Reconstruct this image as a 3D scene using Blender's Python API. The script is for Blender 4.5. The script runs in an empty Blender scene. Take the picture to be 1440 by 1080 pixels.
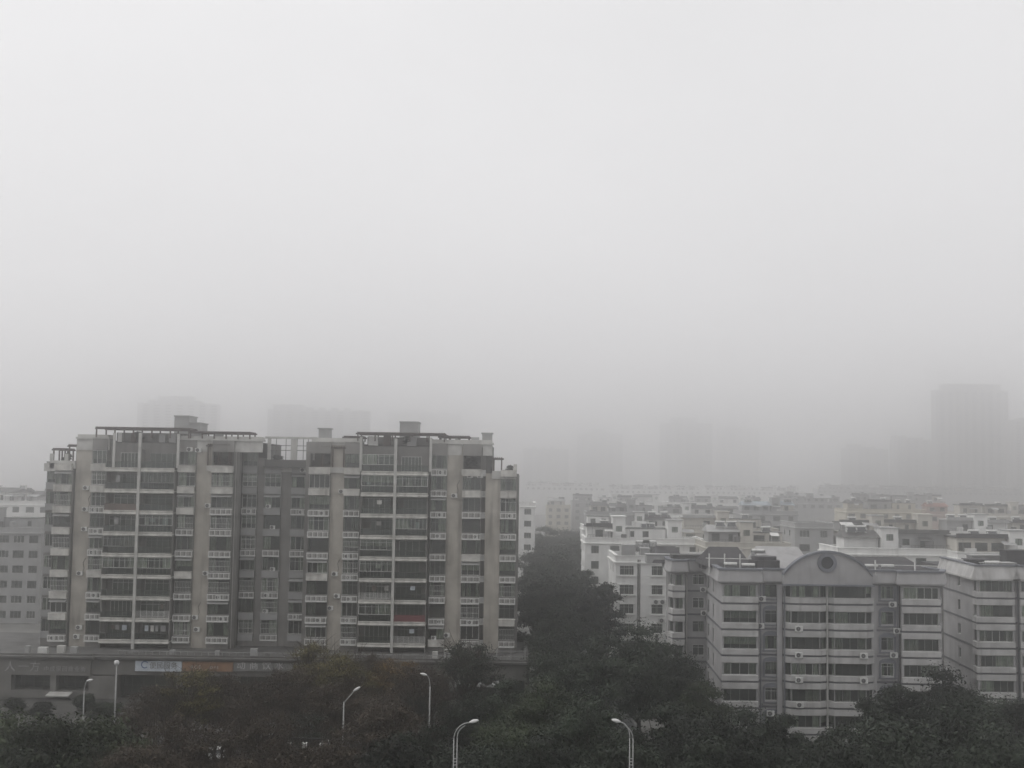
import bpy, math, random
import numpy as np
from mathutils import Vector, Matrix, Euler

S = bpy.context.scene
COL = S.collection
PI = math.pi
rng = random.Random(11)

# ------------------------------------------------------------------ camera
F_PX = 1700.0
PITCH = math.atan(128 / F_PX)
ROLL = 0.0145
CAM = Vector((0, 0, 31))
cam_d = bpy.data.cameras.new('camera')
cam = bpy.data.objects.new('camera', cam_d)
COL.objects.link(cam)
cam_d.sensor_width = 36
cam_d.lens = F_PX / 1440 * 36
cam_d.clip_start = 0.5
cam_d.clip_end = 9000
RM = Matrix.Rotation(PI / 2 + PITCH, 3, 'X') @ Matrix.Rotation(ROLL, 3, 'Z')
cam.matrix_world = Matrix.Translation(CAM) @ RM.to_4x4()
S.camera = cam

# ------------------------------------------------------------------ sky, sun, exposure
SUN_ELEV, SUN_ROT = math.radians(55), math.radians(-80)
W = bpy.data.worlds.new('World')
S.world = W
W.use_nodes = True
nt = W.node_tree
nt.nodes.clear()
n_out = nt.nodes.new('ShaderNodeOutputWorld')
n_bg = nt.nodes.new('ShaderNodeBackground')
n_sky = nt.nodes.new('ShaderNodeTexSky')
n_sky.sky_type = 'NISHITA'
n_sky.sun_disc = False
n_sky.sun_elevation = SUN_ELEV
n_sky.sun_rotation = SUN_ROT
n_sky.dust_density = 8
n_sky.air_density = 1.6
n_hs = nt.nodes.new('ShaderNodeHueSaturation')          # overcast: the blue is lost in the cloud
n_hs.inputs['Saturation'].default_value = 0.04
n_mix = nt.nodes.new('ShaderNodeMix')
n_mix.data_type = 'RGBA'
n_mix.inputs['Factor'].default_value = 0.72             # an even cloud deck over most of the sky
n_tc = nt.nodes.new('ShaderNodeTexCoord')
n_no = nt.nodes.new('ShaderNodeTexNoise')
n_no.inputs['Scale'].default_value = 3.2
n_no.inputs['Detail'].default_value = 5
n_mp = nt.nodes.new('ShaderNodeMapping')
n_mp.inputs['Scale'].default_value = (1, 1, 2.2)
nt.links.new(n_tc.outputs['Generated'], n_mp.inputs['Vector'])
nt.links.new(n_mp.outputs[0], n_no.inputs['Vector'])
n_cr = nt.nodes.new('ShaderNodeMix')
n_cr.data_type = 'RGBA'
n_cr.inputs['A'].default_value = (8.35, 8.3, 8.4, 1)
n_cr.inputs['B'].default_value = (10.1, 10.03, 10.15, 1)
nt.links.new(n_no.outputs['Fac'], n_cr.inputs['Factor'])
nt.links.new(n_cr.outputs['Result'], n_mix.inputs['B'])
nt.links.new(n_sky.outputs[0], n_hs.inputs['Color'])
nt.links.new(n_hs.outputs[0], n_mix.inputs['A'])
nt.links.new(n_mix.outputs['Result'], n_bg.inputs['Color'])
n_bg.inputs['Strength'].default_value = 0.10
nt.links.new(n_bg.outputs[0], n_out.inputs[0])

sun_d = bpy.data.lights.new('sun', 'SUN')
sun_d.energy = 0.7
sun_d.angle = math.radians(70)
sun_d.color = (1, 0.98, 0.95)
sun = bpy.data.objects.new('sun', sun_d)
COL.objects.link(sun)
sd = Vector((math.sin(SUN_ROT) * math.cos(SUN_ELEV), math.cos(SUN_ROT) * math.cos(SUN_ELEV), math.sin(SUN_ELEV)))
sun.rotation_euler = (-sd).to_track_quat('-Z', 'Y').to_euler()
sun.location = (0, 0, 400)

S.view_settings.view_transform = 'Standard'
S.view_settings.look = 'None'
S.view_settings.exposure = 0.12
S.view_settings.gamma = 1.0
S.view_settings.use_curve_mapping = False
S.render.engine = 'CYCLES'
S.cycles.use_denoising = True
try:
    S.cycles.denoiser = 'OPENIMAGEDENOISE'
except Exception:
    pass
S.cycles.volume_bounces = 8
S.cycles.max_bounces = 12
S.cycles.diffuse_bounces = 3
S.cycles.glossy_bounces = 2
S.cycles.transparent_max_bounces = 8
S.cycles.use_adaptive_sampling = True
S.cycles.adaptive_threshold = 0.02


def P(px, py, Y):
    """photo pixel (1440x1080) -> world point at depth Y"""
    d = RM @ Vector(((px - 720) / F_PX, (540 - py) / F_PX, -1))
    return CAM + d * (Y / d.y)


def X(px, Y, py=800):
    return P(px, py, Y).x


def Zp(px, py, Y):
    return P(px, py, Y).z


# ------------------------------------------------------------------ materials
def mat(name, col, rough=0.85, var=0.25, scale=0.5, stain=0.0, stain_col=(0.05, 0.045, 0.04), bump=0.0, spec=0.3,
        metallic=0.0, island=0.0, objvar=0.0):
    m = bpy.data.materials.new(name)
    m.use_nodes = True
    t = m.node_tree
    b = t.nodes['Principled BSDF']
    b.inputs['Roughness'].default_value = rough
    b.inputs['Metallic'].default_value = metallic
    b.inputs['Specular IOR Level'].default_value = spec
    geo = t.nodes.new('ShaderNodeNewGeometry')

    def noise(sc, vec=None, detail=4):
        n = t.nodes.new('ShaderNodeTexNoise')
        n.inputs['Scale'].default_value = sc
        n.inputs['Detail'].default_value = detail
        t.links.new(vec or geo.outputs['Position'], n.inputs['Vector'])
        return n.outputs['Fac']

    def maprange(sock, a, b2, c, d):
        n = t.nodes.new('ShaderNodeMapRange')
        for i, v in enumerate((a, b2, c, d)):
            n.inputs[1 + i].default_value = v
        t.links.new(sock, n.inputs[0])
        return n.outputs[0]

    def mul(a, b2):
        n = t.nodes.new('ShaderNodeMath')
        n.operation = 'MULTIPLY'
        t.links.new(a, n.inputs[0])
        t.links.new(b2, n.inputs[1])
        return n.outputs[0]
    f = maprange(noise(scale), 0.3, 0.7, 1 - var, 1 + var)
    if island:
        f = mul(f, maprange(geo.outputs['Random Per Island'], 0, 1, 1 - island, 1 + island))
    if objvar:
        oi = t.nodes.new('ShaderNodeObjectInfo')
        f = mul(f, maprange(oi.outputs['Random'], 0, 1, 1 - objvar, 1 + objvar))
    vm = t.nodes.new('ShaderNodeVectorMath')
    vm.operation = 'SCALE'
    vm.inputs[0].default_value = col
    t.links.new(f, vm.inputs['Scale'])
    out = vm.outputs[0]
    if stain:
        mp = t.nodes.new('ShaderNodeMapping')
        mp.inputs['Scale'].default_value = (1.0, 1.0, 0.09)
        t.links.new(geo.outputs['Position'], mp.inputs['Vector'])
        s = maprange(noise(1.3, mp.outputs[0], 6), 0.5, 0.78, 0, stain)
        s2 = maprange(noise(0.16, None, 3), 0.35, 0.65, 0.15, 1.0)
        mx = t.nodes.new('ShaderNodeMix')
        mx.data_type = 'RGBA'
        t.links.new(mul(s, s2), mx.inputs['Factor'])
        t.links.new(out, mx.inputs['A'])
        mx.inputs['B'].default_value = (*stain_col, 1)
        out = mx.outputs['Result']
    t.links.new(out, b.inputs['Base Color'])
    if bump:
        bp = t.nodes.new('ShaderNodeBump')
        bp.inputs['Strength'].default_value = bump
        bp.inputs['Distance'].default_value = 0.05
        t.links.new(noise(6), bp.inputs['Height'])
        t.links.new(bp.outputs[0], b.inputs['Normal'])
    return m


def glass_mat(name, tint, trans):
    m = bpy.data.materials.new(name)
    m.use_nodes = True
    t = m.node_tree
    t.nodes.clear()
    o = t.nodes.new('ShaderNodeOutputMaterial')
    g = t.nodes.new('ShaderNodeBsdfGlossy')
    g.inputs['Roughness'].default_value = 0.06
    g.inputs['Color'].default_value = (0.9, 0.95, 0.95, 1)
    d = t.nodes.new('ShaderNodeBsdfDiffuse')
    d.inputs['Color'].default_value = (*tint, 1)
    tr = t.nodes.new('ShaderNodeBsdfTransparent')
    tr.inputs['Color'].default_value = (trans, trans * 1.12, trans * 1.0, 1)
    a = t.nodes.new('ShaderNodeMixShader')
    a.inputs[0].default_value = 0.66
    t.links.new(d.outputs[0], a.inputs[1])
    t.links.new(tr.outputs[0], a.inputs[2])
    fr = t.nodes.new('ShaderNodeFresnel')
    fr.inputs['IOR'].default_value = 1.5
    b = t.nodes.new('ShaderNodeMixShader')
    t.links.new(fr.outputs[0], b.inputs[0])
    t.links.new(a.outputs[0], b.inputs[1])
    t.links.new(g.outputs[0], b.inputs[2])
    t.links.new(b.outputs[0], o.inputs[0])
    return m


M = {}
M['beige'] = mat('beige_render', (0.42, 0.395, 0.35), var=0.22, scale=0.4, stain=0.95, stain_col=(0.10, 0.092, 0.08))
M['greywall'] = mat('grey_tile_wall', (0.22, 0.213, 0.202), var=0.2, scale=0.3, stain=0.7)
M['concrete'] = mat('pale_concrete', (0.48, 0.475, 0.45), var=0.15, scale=0.8, stain=0.45, stain_col=(0.16, 0.15, 0.13))
M['fascia'] = mat('balcony_fascia', (0.56, 0.55, 0.515), var=0.25, scale=0.9, stain=0.75, stain_col=(0.20, 0.18, 0.15))
M['whitepaint'] = mat('white_painted_metal', (0.62, 0.62, 0.60), rough=0.5, var=0.1, scale=2)
M['white'] = mat('white_plastic', (0.62, 0.62, 0.60), rough=0.45, var=0.1, scale=3)
M['interior'] = mat('dim_interior', (0.11, 0.106, 0.10), var=0.4, scale=0.45)
M['dark'] = mat('dark_metal', (0.035, 0.034, 0.034), rough=0.6, var=0.2, scale=2)
M['brownbeam'] = mat('brown_timber', (0.075, 0.055, 0.045), var=0.25, scale=1.5)
M['frame'] = mat('aluminium_frame', (0.30, 0.30, 0.295), rough=0.45, var=0.1, scale=2)
M['darkframe'] = mat('brown_aluminium_frame', (0.10, 0.095, 0.09), rough=0.5, var=0.1, scale=2)
M['curtain'] = mat('curtain_cloth', (0.50, 0.49, 0.46), var=0.3, scale=1.2, objvar=0.55)
M['glass'] = glass_mat('window_glass', (0.09, 0.093, 0.09), 0.85)  # milky diffuse tint: dirty glass, with reflected sky painted into its colour
M['balglass'] = glass_mat('balustrade_glass', (0.045, 0.05, 0.046), 0.6)
M['red'] = mat('dull_red_panel', (0.16, 0.055, 0.058), var=0.2)
M['rust'] = mat('rust_brown_panel', (0.15, 0.12, 0.105), var=0.3)
M['cream'] = mat('cream_panel', (0.52, 0.48, 0.36), var=0.15)
M['roof'] = mat('roof_membrane', (0.10, 0.098, 0.095), var=0.35, scale=0.5)
M['darkroof'] = mat('dark_roof_tile', (0.055, 0.053, 0.055), var=0.3, scale=0.8)
M['bwall'] = mat('mauve_grey_wall', (0.345, 0.34, 0.34), var=0.16, scale=0.4, stain=0.7, stain_col=(0.15, 0.145, 0.14))
M['bband'] = mat('pale_grey_band', (0.45, 0.445, 0.435), var=0.18, scale=0.6, stain=0.8, stain_col=(0.18, 0.17, 0.16))
M['groove'] = mat('blue_grey_groove', (0.12, 0.12, 0.13), var=0.15)
M['trim'] = mat('slate_blue_trim', (0.16, 0.165, 0.185), var=0.15)
M['wwall'] = mat('weathered_white_wall', (0.72, 0.72, 0.70), var=0.1, scale=0.4, stain=0.5, stain_col=(0.27, 0.26, 0.24))
M['podium'] = mat('grey_podium_stone', (0.17, 0.165, 0.155), var=0.2, scale=0.6, stain=0.4)
M['podiumcap'] = mat('podium_cornice', (0.105, 0.102, 0.098), var=0.2, scale=0.6, stain=0.3)
M['asphalt'] = mat('asphalt', (0.05, 0.05, 0.051), var=0.25, scale=0.4)
M['paving'] = mat('pavement_slabs', (0.065, 0.063, 0.06), var=0.25, scale=0.7)
M['earth'] = mat('city_ground', (0.15, 0.148, 0.14), var=0.4, scale=0.15)
M['marking'] = mat('road_paint', (0.55, 0.55, 0.53), var=0.25, scale=1.5)
M['bark'] = mat('bark', (0.06, 0.05, 0.042), var=0.3, scale=2)
M['leaf'] = mat('dark_green_leaf', (0.022, 0.029, 0.019), rough=0.6, var=0.55, scale=0.55, island=0.3, objvar=0.55, spec=0.2)
M['leaf2'] = mat('mid_green_leaf', (0.036, 0.047, 0.024), rough=0.6, var=0.55, scale=0.45, island=0.3, objvar=0.55, spec=0.2)
M['brownleaf'] = mat('brown_autumn_leaf', (0.050, 0.040, 0.030), rough=0.7, var=0.35, scale=0.4, island=0.3, objvar=0.2, spec=0.15)
M['orangeleaf'] = mat('ochre_leaf', (0.13, 0.085, 0.035), rough=0.7, var=0.35, scale=0.4, island=0.5, spec=0.15)
M['yellowleaf'] = mat('olive_yellow_leaf', (0.10, 0.088, 0.036), rough=0.7, var=0.35, scale=0.4, island=0.5, spec=0.15)
M['pole'] = mat('galvanised_pole', (0.33, 0.33, 0.325), rough=0.5, var=0.12, scale=2)
M['lamp'] = mat('lamp_housing', (0.6, 0.6, 0.59), rough=0.4, var=0.05)
M['tower1'] = mat('tower_wall_hazed', (0.34, 0.34, 0.335), var=0.1, scale=0.05)  # tower wall colours lightened towards the haze tone, so fog is partly painted in
M['tower2'] = mat('tower_wall_warm_hazed', (0.35, 0.345, 0.33), var=0.1, scale=0.05)
M['tower3'] = mat('tower_wall_pale_hazed', (0.46, 0.46, 0.45), var=0.1, scale=0.05)
M['bluetin'] = mat('blue_grey_tin', (0.29, 0.33, 0.36), var=0.15)
M['pinkwall'] = mat('pinkish_wall', (0.44, 0.36, 0.33), var=0.12)
M['yellowwall'] = mat('yellowish_wall', (0.47, 0.44, 0.36), var=0.12)
M['creamwall'] = mat('cream_wall', (0.50, 0.48, 0.43), var=0.12, scale=0.4, stain=0.5, stain_col=(0.25, 0.23, 0.2))
M['greyblock'] = mat('grey_render_wall', (0.33, 0.33, 0.325), var=0.12, scale=0.4, stain=0.4, stain_col=(0.18, 0.17, 0.16))
M['brick'] = mat('dull_red_roof', (0.22, 0.11, 0.09), var=0.2)
M['signblue'] = mat('pale_blue_sign', (0.50, 0.54, 0.58), rough=0.5, var=0.15, scale=1.2)
M['signorange'] = mat('orange_brown_sign', (0.26, 0.155, 0.095), rough=0.5, var=0.25, scale=0.9)
M['signgrey'] = mat('grey_sign', (0.19, 0.19, 0.185), rough=0.5, var=0.15)
M['signred'] = mat('brown_red_sign', (0.16, 0.08, 0.06), rough=0.5, var=0.2)
M['signyellow'] = mat('ochre_sign', (0.35, 0.23, 0.07), rough=0.5, var=0.2)
M['letter'] = mat('white_lettering', (0.50, 0.50, 0.49), rough=0.5, var=0.15)
M['logoblue'] = mat('blue_logo', (0.07, 0.13, 0.28), rough=0.5, var=0.1)
M['carwhite'] = mat('white_car_paint', (0.72, 0.72, 0.71), rough=0.25, var=0.05, spec=0.5)
M['cargrey'] = mat('silver_car_paint', (0.40, 0.40, 0.41), rough=0.25, var=0.05, spec=0.5, metallic=0.3)
M['tyre'] = mat('tyre_rubber', (0.02, 0.02, 0.02), rough=0.9, var=0.2)
M['carglass'] = mat('car_glass', (0.02, 0.022, 0.025), rough=0.08, var=0.1, spec=0.6)
M['headlamp'] = mat('headlamp_lens', (0.6, 0.6, 0.6), rough=0.2, var=0.05)


# ------------------------------------------------------------------ mesh builder
class MB:
    def __init__(s):
        s.v, s.f, s.m = [], [], []

    def quad(s, *pts, mi=0):
        n = len(s.v)
        s.v += [tuple(p) for p in pts]
        s.f.append(tuple(range(n, n + len(pts))))
        s.m.append(mi)

    def box(s, x0, x1, y0, y1, z0, z1, mi=0):
        n = len(s.v)
        s.v += [(x0, y0, z0), (x1, y0, z0), (x1, y1, z0), (x0, y1, z0), (x0, y0, z1), (x1, y0, z1), (x1, y1, z1), (x0, y1, z1)]
        for q in ((0, 3, 2, 1), (4, 5, 6, 7), (0, 1, 5, 4), (1, 2, 6, 5), (2, 3, 7, 6), (3, 0, 4, 7)):
            s.f.append(tuple(n + i for i in q))
            s.m.append(mi)

    def obox(s, p, q, th, z0, z1, mi=0, off=0.0):
        """box along plan segment p->q; outer face at offset off (outward), th thick inwards"""
        d = Vector((q[0] - p[0], q[1] - p[1]))
        d.normalize()
        nx, ny = d.y, -d.x
        a = [(p[0] + nx * off, p[1] + ny * off), (q[0] + nx * off, q[1] + ny * off),
             (q[0] + nx * (off - th), q[1] + ny * (off - th)), (p[0] + nx * (off - th), p[1] + ny * (off - th))]
        s.prism(a, z0, z1, mi)

    def prism(s, pts, z0, z1, mi=0):
        n = len(s.v)
        k = len(pts)
        s.v += [(x, y, z0) for x, y in pts] + [(x, y, z1) for x, y in pts]
        s.f.append(tuple(n + i for i in reversed(range(k))))
        s.f.append(tuple(n + k + i for i in range(k)))
        s.m += [mi, mi]
        for i in range(k):
            j = (i + 1) % k
            s.f.append((n + i, n + j, n + k + j, n + k + i))
            s.m.append(mi)

    def tube(s, pts, r, n=6, mi=0, cap=True):
        if not isinstance(r, (list, tuple)):
            r = [r] * len(pts)
        pts = [Vector(p) for p in pts]
        base = len(s.v)
        for i, p in enumerate(pts):
            d = (pts[min(i + 1, len(pts) - 1)] - pts[max(i - 1, 0)]).normalized()
            u = d.orthogonal().normalized() if abs(d.z) > 0.9 else d.cross(Vector((0, 0, 1))).normalized()
            if abs(d.z) > 0.9:
                u = (Vector((1, 0, 0)) - d * d.x).normalized()
            w = d.cross(u)
            for k in range(n):
                a = 2 * PI * k / n
                s.v.append(tuple(p + (u * math.cos(a) + w * math.sin(a)) * r[i]))
        for i in range(len(pts) - 1):
            for k in range(n):
                a, b = base + i * n + k, base + i * n + (k + 1) % n
                s.f.append((a, b, b + n, a + n))
                s.m.append(mi)
        if cap:
            s.f.append(tuple(base + k for k in reversed(range(n))))
            s.f.append(tuple(base + (len(pts) - 1) * n + k for k in range(n)))
            s.m += [mi, mi]

    def sweep(s, path, prof, mi=0):
        """profile [(offset,z)...] closed, swept along plan path (outward = right-hand side of travel)"""
        k = len(prof)
        base = len(s.v)
        P2 = [Vector((a, b)) for a, b in path]
        L = len(P2)
        for i, p in enumerate(P2):
            d0 = (P2[i] - P2[i - 1]).normalized() if i else None
            d1 = (P2[i + 1] - P2[i]).normalized() if i < L - 1 else None
            if d0 is None:
                d0 = d1
            if d1 is None:
                d1 = d0
            n0, n1 = Vector((d0.y, -d0.x)), Vector((d1.y, -d1.x))
            m = (n0 + n1)
            m = m / max(0.35, m.dot(n0)) if m.length > 1e-4 else n0
            for o, z in prof:
                s.v.append((p.x + m.x * o, p.y + m.y * o, z))
        for i in range(L - 1):
            for j in range(k):
                a, b = base + i * k + j, base + i * k + (j + 1) % k
                s.f.append((a, b, b + k, a + k))
                s.m.append(mi)
        s.f.append(tuple(base + j for j in range(k)))
        s.f.append(tuple(base + (L - 1) * k + j for j in reversed(range(k))))
        s.m += [mi, mi]

    def wallseg(s, p, q, z0, z1, th, opens, mi=0, off=0.0):
        """wall along p->q, with floors of openings: opens = [(zb, zt, [(s0,s1),...]),...] sorted by zb"""
        p, q = Vector(p), Vector(q)
        L = (q - p).length
        d = (q - p) / L
        z = z0
        for zb, zt, lst in opens:
            if zb > z:
                s.obox(p, q, th, z, zb, mi, off)
            a = 0.0
            for s0, s1 in lst:
                if s0 > a + 1e-3:
                    s.obox(p + d * a, p + d * s0, th, zb, zt, mi, off)
                a = s1
            if a < L - 1e-3:
                s.obox(p + d * a, q, th, zb, zt, mi, off)
            z = zt
        if z < z1:
            s.obox(p, q, th, z, z1, mi, off)

    def mesh(s, name, mats):
        me = bpy.data.meshes.new(name)
        me.from_pydata(s.v, [], s.f)
        for m in mats:
            me.materials.append(M[m])
        if len(mats) > 1:
            me.polygons.foreach_set('material_index', s.m)
        me.update()
        return me

    def build(s, name, mats, parent=None, loc=(0, 0, 0), smooth=False):
        if isinstance(mats, str):
            mats = [mats]
        me = s.mesh(name, mats)
        if smooth:
            me.polygons.foreach_set('use_smooth', [True] * len(me.polygons))
        return put(name, me, parent, loc)


def put(name, data, parent=None, loc=(0, 0, 0), rz=0.0, scale=None):
    o = bpy.data.objects.new(name, data)
    COL.objects.link(o)
    o.parent = parent
    o.location = loc
    o.rotation_euler = (0, 0, rz)
    if scale:
        o.scale = scale
    return o


def tag(o, label, cat, group=None, kind=None):
    o['label'] = label
    o['category'] = cat
    if group:
        o['group'] = group
    if kind:
        o['kind'] = kind
    return o


def thing(name, label, cat, loc, rz=0.0, group=None):
    return tag(put(name, None, None, loc, rz), label, cat, group)


def structure(o):
    o['kind'] = 'structure'
    return o


# ------------------------------------------------------------------ ground, road, pavement
g = MB()
g.quad((-2500, -200, 0), (2500, -200, 0), (2500, 4500, 0), (-2500, 4500, 0))
structure(g.build('ground', 'earth'))
g = MB()
g.quad((-300, 104, 0.004), (300, 104, 0.004), (300, 128, 0.004), (-300, 128, 0.004))
structure(g.build('road', 'asphalt'))
g = MB()
for yy in (110.5, 122.5):
    for i in range(-40, 40):
        g.quad((i * 7, yy, 0.009), (i * 7 + 3, yy, 0.009), (i * 7 + 3, yy + 0.16, 0.009), (i * 7, yy + 0.16, 0.009))
g.quad((-300, 116, 0.009), (300, 116, 0.009), (300, 116.18, 0.009), (-300, 116.18, 0.009))
structure(g.build('road_marking', 'marking'))
g = MB()
g.box(-300, 2.5, 128, 166, -0.5, 0.13)
g.box(16, 300, 128, 139, -0.5, 0.13)
structure(g.build('pavement', 'paving'))
g = MB()
g.box(-300, 300, 84, 104, -0.5, 0.13)
structure(g.build('near_pavement', 'paving'))
g = MB()
g.quad((3.2, 128, 0.006), (14.5, 128, 0.006), (46, 700, 0.006), (28, 700, 0.006))
structure(g.build('side_street', 'asphalt'))

# ------------------------------------------------------------------ windows (shared meshes)
_wcache = {}


def win_mesh(w, h, nc, nr, fr='frame', fw=0.055, split=None):
    key = (round(w, 2), round(h, 2), nc, nr, fr, split)
    if key in _wcache:
        return _wcache[key]
    b = MB()
    x0, x1 = -w / 2, w / 2
    b.box(x0, x1, -0.04, 0.04, 0, fw)
    b.box(x0, x1, -0.04, 0.04, h - fw, h)
    b.box(x0, x0 + fw, -0.04, 0.04, fw, h - fw)
    b.box(x1 - fw, x1, -0.04, 0.04, fw, h - fw)
    for i in range(1, nc):
        x = x0 + w * i / nc
        b.box(x - fw * .4, x + fw * .4, -0.032, 0.032, fw, h - fw)
    zs = [h * split] if split else [h * i / nr for i in range(1, nr)]
    for z in zs:
        b.box(x0 + fw, x1 - fw, -0.027, 0.027, z - fw * .4, z + fw * .4)
    me = b.mesh('window', [fr])
    c = MB()
    for i in range(nc):
        a0, a1 = x0 + w * i / nc, x0 + w * (i + 1) / nc
        t = rng.uniform(-0.012, 0.012)
        c.quad((a0 + 0.02, t, 0.03), (a1 - 0.02, -t, 0.03), (a1 - 0.02, -t, h - 0.03), (a0 + 0.02, t, h - 0.03))
    mp = c.mesh('pane', ['glass'])
    _wcache[key] = (me, mp)
    return me, mp


_ccache = {}


def curtain_mesh(w, h, kind):
    key = (round(w, 2), round(h, 2), kind)
    if key in _ccache:
        return _ccache[key]
    b = MB()
    spans = {0: [(0, .28), (.74, 1)], 1: [(0, .45)], 2: [(.5, 1)], 3: [(0, 1)], 4: [(.06, .22), (.3, .52), (.8, .97)]}[kind]
    for a, c in spans:
        n = max(3, int((c - a) * w / 0.16))
        for i in range(n):
            xa, xb = -w / 2 + w * (a + (c - a) * i / n), -w / 2 + w * (a + (c - a) * (i + 1) / n)
            ya, yb = (0.05 if i % 2 else -0.05), (-0.05 if i % 2 else 0.05)
            z0 = 0.0 if kind != 3 else h * 0.35
            b.quad((xa, ya, z0), (xb, yb, z0), (xb, yb, h), (xa, ya, h))
    _ccache[key] = b.mesh('curtain', ['curtain'])
    return _ccache[key]


def window(parent, x, y, z, w, h, nc=3, nr=1, rz=0.0, fr='frame', split=None, curtain=True, detail=True):
    me, mp = win_mesh(w, h, nc, nr, fr, split=split)
    o = put('window', me, parent, (x, y, z), rz)
    put('pane', mp, o)
    if curtain and rng.random() < 0.85:
        put('curtain', curtain_mesh(w, h, rng.choice((0, 0, 1, 2, 3, 4))), o, (0, 0.22, 0))
    return o


def seg_window(parent, p, q, s0, s1, zb, zt, inset=0.12, **k):
    p, q = Vector(p), Vector(q)
    d = (q - p).normalized()
    n = Vector((d.y, -d.x))
    c = p + d * (s0 + s1) / 2 - n * inset
    return window(parent, c.x, c.y, zb, s1 - s0, zt - zb, rz=math.atan2(d.y, d.x), **k)


# air conditioner
def ac_meshes():
    b = MB()
    b.box(-0.43, 0.43, -0.34, 0, 0.0, 0.62)
    b.box(-0.40, -0.34, -0.42, 0.12, -0.05, 0.0, 1)
    b.box(0.34, 0.40, -0.42, 0.12, -0.05, 0.0, 1)
    b.box(0.20, 0.205, -0.345, -0.34, 0.05, 0.57, 1)
    body = b.mesh('air_conditioner', ['white', 'dark'])
    f = MB()
    cx, cz = -0.10, 0.31
    f.prism([(0, 0)] * 0 or [(cx + 0.25 * math.cos(2 * PI * i / 16), cz + 0.25 * math.sin(2 * PI * i / 16)) for i in range(16)], 0.34, 0.352)
    f.prism([(cx + 0.07 * math.cos(2 * PI * i / 8), cz + 0.07 * math.sin(2 * PI * i / 8)) for i in range(8)], 0.352, 0.362, 1)
    for rr in (0.13, 0.19):
        for i in range(16):
            a0, a1 = 2 * PI * i / 16, 2 * PI * (i + 1) / 16
            f.quad((cx + rr * math.cos(a0), cz + rr * math.sin(a0), .356), (cx + rr * math.cos(a1), cz + rr * math.sin(a1), .356),
                   (cx + (rr + .014) * math.cos(a1), cz + (rr + .014) * math.sin(a1), .356), (cx + (rr + .014) * math.cos(a0), cz + (rr + .014) * math.sin(a0), .356), mi=1)
    f.v = [(x, -z, y) for x, y, z in f.v]
    f.f = [tuple(q) for q in f.f]
    return body, f.mesh('fan_grille', ['dark', 'frame'])


AC_BODY, AC_FAN = ac_meshes()


def aircon(parent, x, y, z, rz=0.0, s=1.0):
    o = put('air_conditioner', AC_BODY, parent, (x, y, z), rz, (s, s, s) if s != 1 else None)
    put('fan_grille', AC_FAN, o)
    return o


# air conditioner ledges of the left block
_lcache = {}


def ledge_mesh(w, kind):
    key = (round(w, 2), kind)
    if key in _lcache:
        return _lcache[key]
    b = MB()
    h = 0.78
    d = 0.62
    if kind == 'cage':
        b.box(-w / 2, w / 2, -d, 0, -0.13, 0.05)                       # floor
        b.box(-w / 2, w / 2, -d, -d + 0.09, h - 0.12, h)                # top rail
        n = 3 if w < 2.8 else 4
        for i in range(n + 1):
            x = -w / 2 + 0.05 + (w - 0.1) * i / n
            b.box(x - 0.05, x + 0.05, -d + 0.003, -d + 0.087, 0.05, h - 0.12)
        for i in range(n):
            for j in range(1, 4):
                x = -w / 2 + 0.05 + (w - 0.1) * (i + j / 6) / n
                b.box(x - 0.013, x + 0.013, -d + 0.03, -d + 0.055, 0.05, h - 0.12)
        b.box(-w / 2, -w / 2 + 0.07, -d + 0.09, 0, h - 0.12, h)
        b.box(w / 2 - 0.07, w / 2, -d + 0.09, 0, h - 0.12, h)
    elif kind == 'solid':
        b.box(-w / 2, w / 2, -d, 0, -0.13, h)
        b.box(-w / 2 - 0.05, w / 2 + 0.05, -d - 0.06, 0, h, h + 0.06)
        n = 9
        for i in range(1, n):
            x = -w / 2 + w * i / n
            b.box(x - 0.02, x + 0.02, -d - 0.025, -d, 0.02, h - 0.08)
    else:                                                             # panel with two fan holes
        b.box(-w / 2, w / 2, -d, 0, -0.13, h)
        for cx in (-w * .3, w * .28):
            b.prism([(cx + 0.2 * math.cos(2 * PI * i / 12), 0.32 + 0.2 * math.sin(2 * PI * i / 12)) for i in range(12)], 0, 0)
    _lcache[key] = b.mesh('ledge', ['fascia' if kind == 'solid' else 'whitepaint'])
    return _lcache[key]


_gcache = {}


def grille_mesh(w, h):
    key = (round(w, 2), round(h, 2))
    if key not in _gcache:
        b = MB()
        d = .38
        n = max(5, int(w / .22))
        for i in range(n + 1):
            x = -w / 2 + .02 + (w - .04) * i / n
            b.box(x - .012, x + .012, -d - .012, -d + .012, 0, h)
        for z in (0, h * .45, h - .04):
            b.box(-w / 2, w / 2, -d - .02, -d + .02, z, z + .04)
            b.box(-w / 2, -w / 2 + .03, -d + .021, -.05, z, z + .04)
            b.box(w / 2 - .03, w / 2, -d + .021, -.05, z, z + .04)
        _gcache[key] = b.mesh('security_grille', ['whitepaint'])
    return _gcache[key]


_acache = {}


def hood_mesh(w):
    key = round(w, 2)
    if key not in _acache:
        b = MB()
        b.prism([(-.75, -.28), (-.72, -.31), (-.05, .02), (-.05, .06)], -w / 2, w / 2)
        b.v = [(z, x, y) for x, y, z in b.v]
        _acache[key] = b.mesh('window_hood', ['greyblock'])
    return _acache[key]


def greyledge(me):
    k = me.name + '_grey'
    if k not in _lcache:
        q = me.copy()
        q.materials[0] = M['greyblock']
        _lcache[k] = q
    return _lcache[k]


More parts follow.
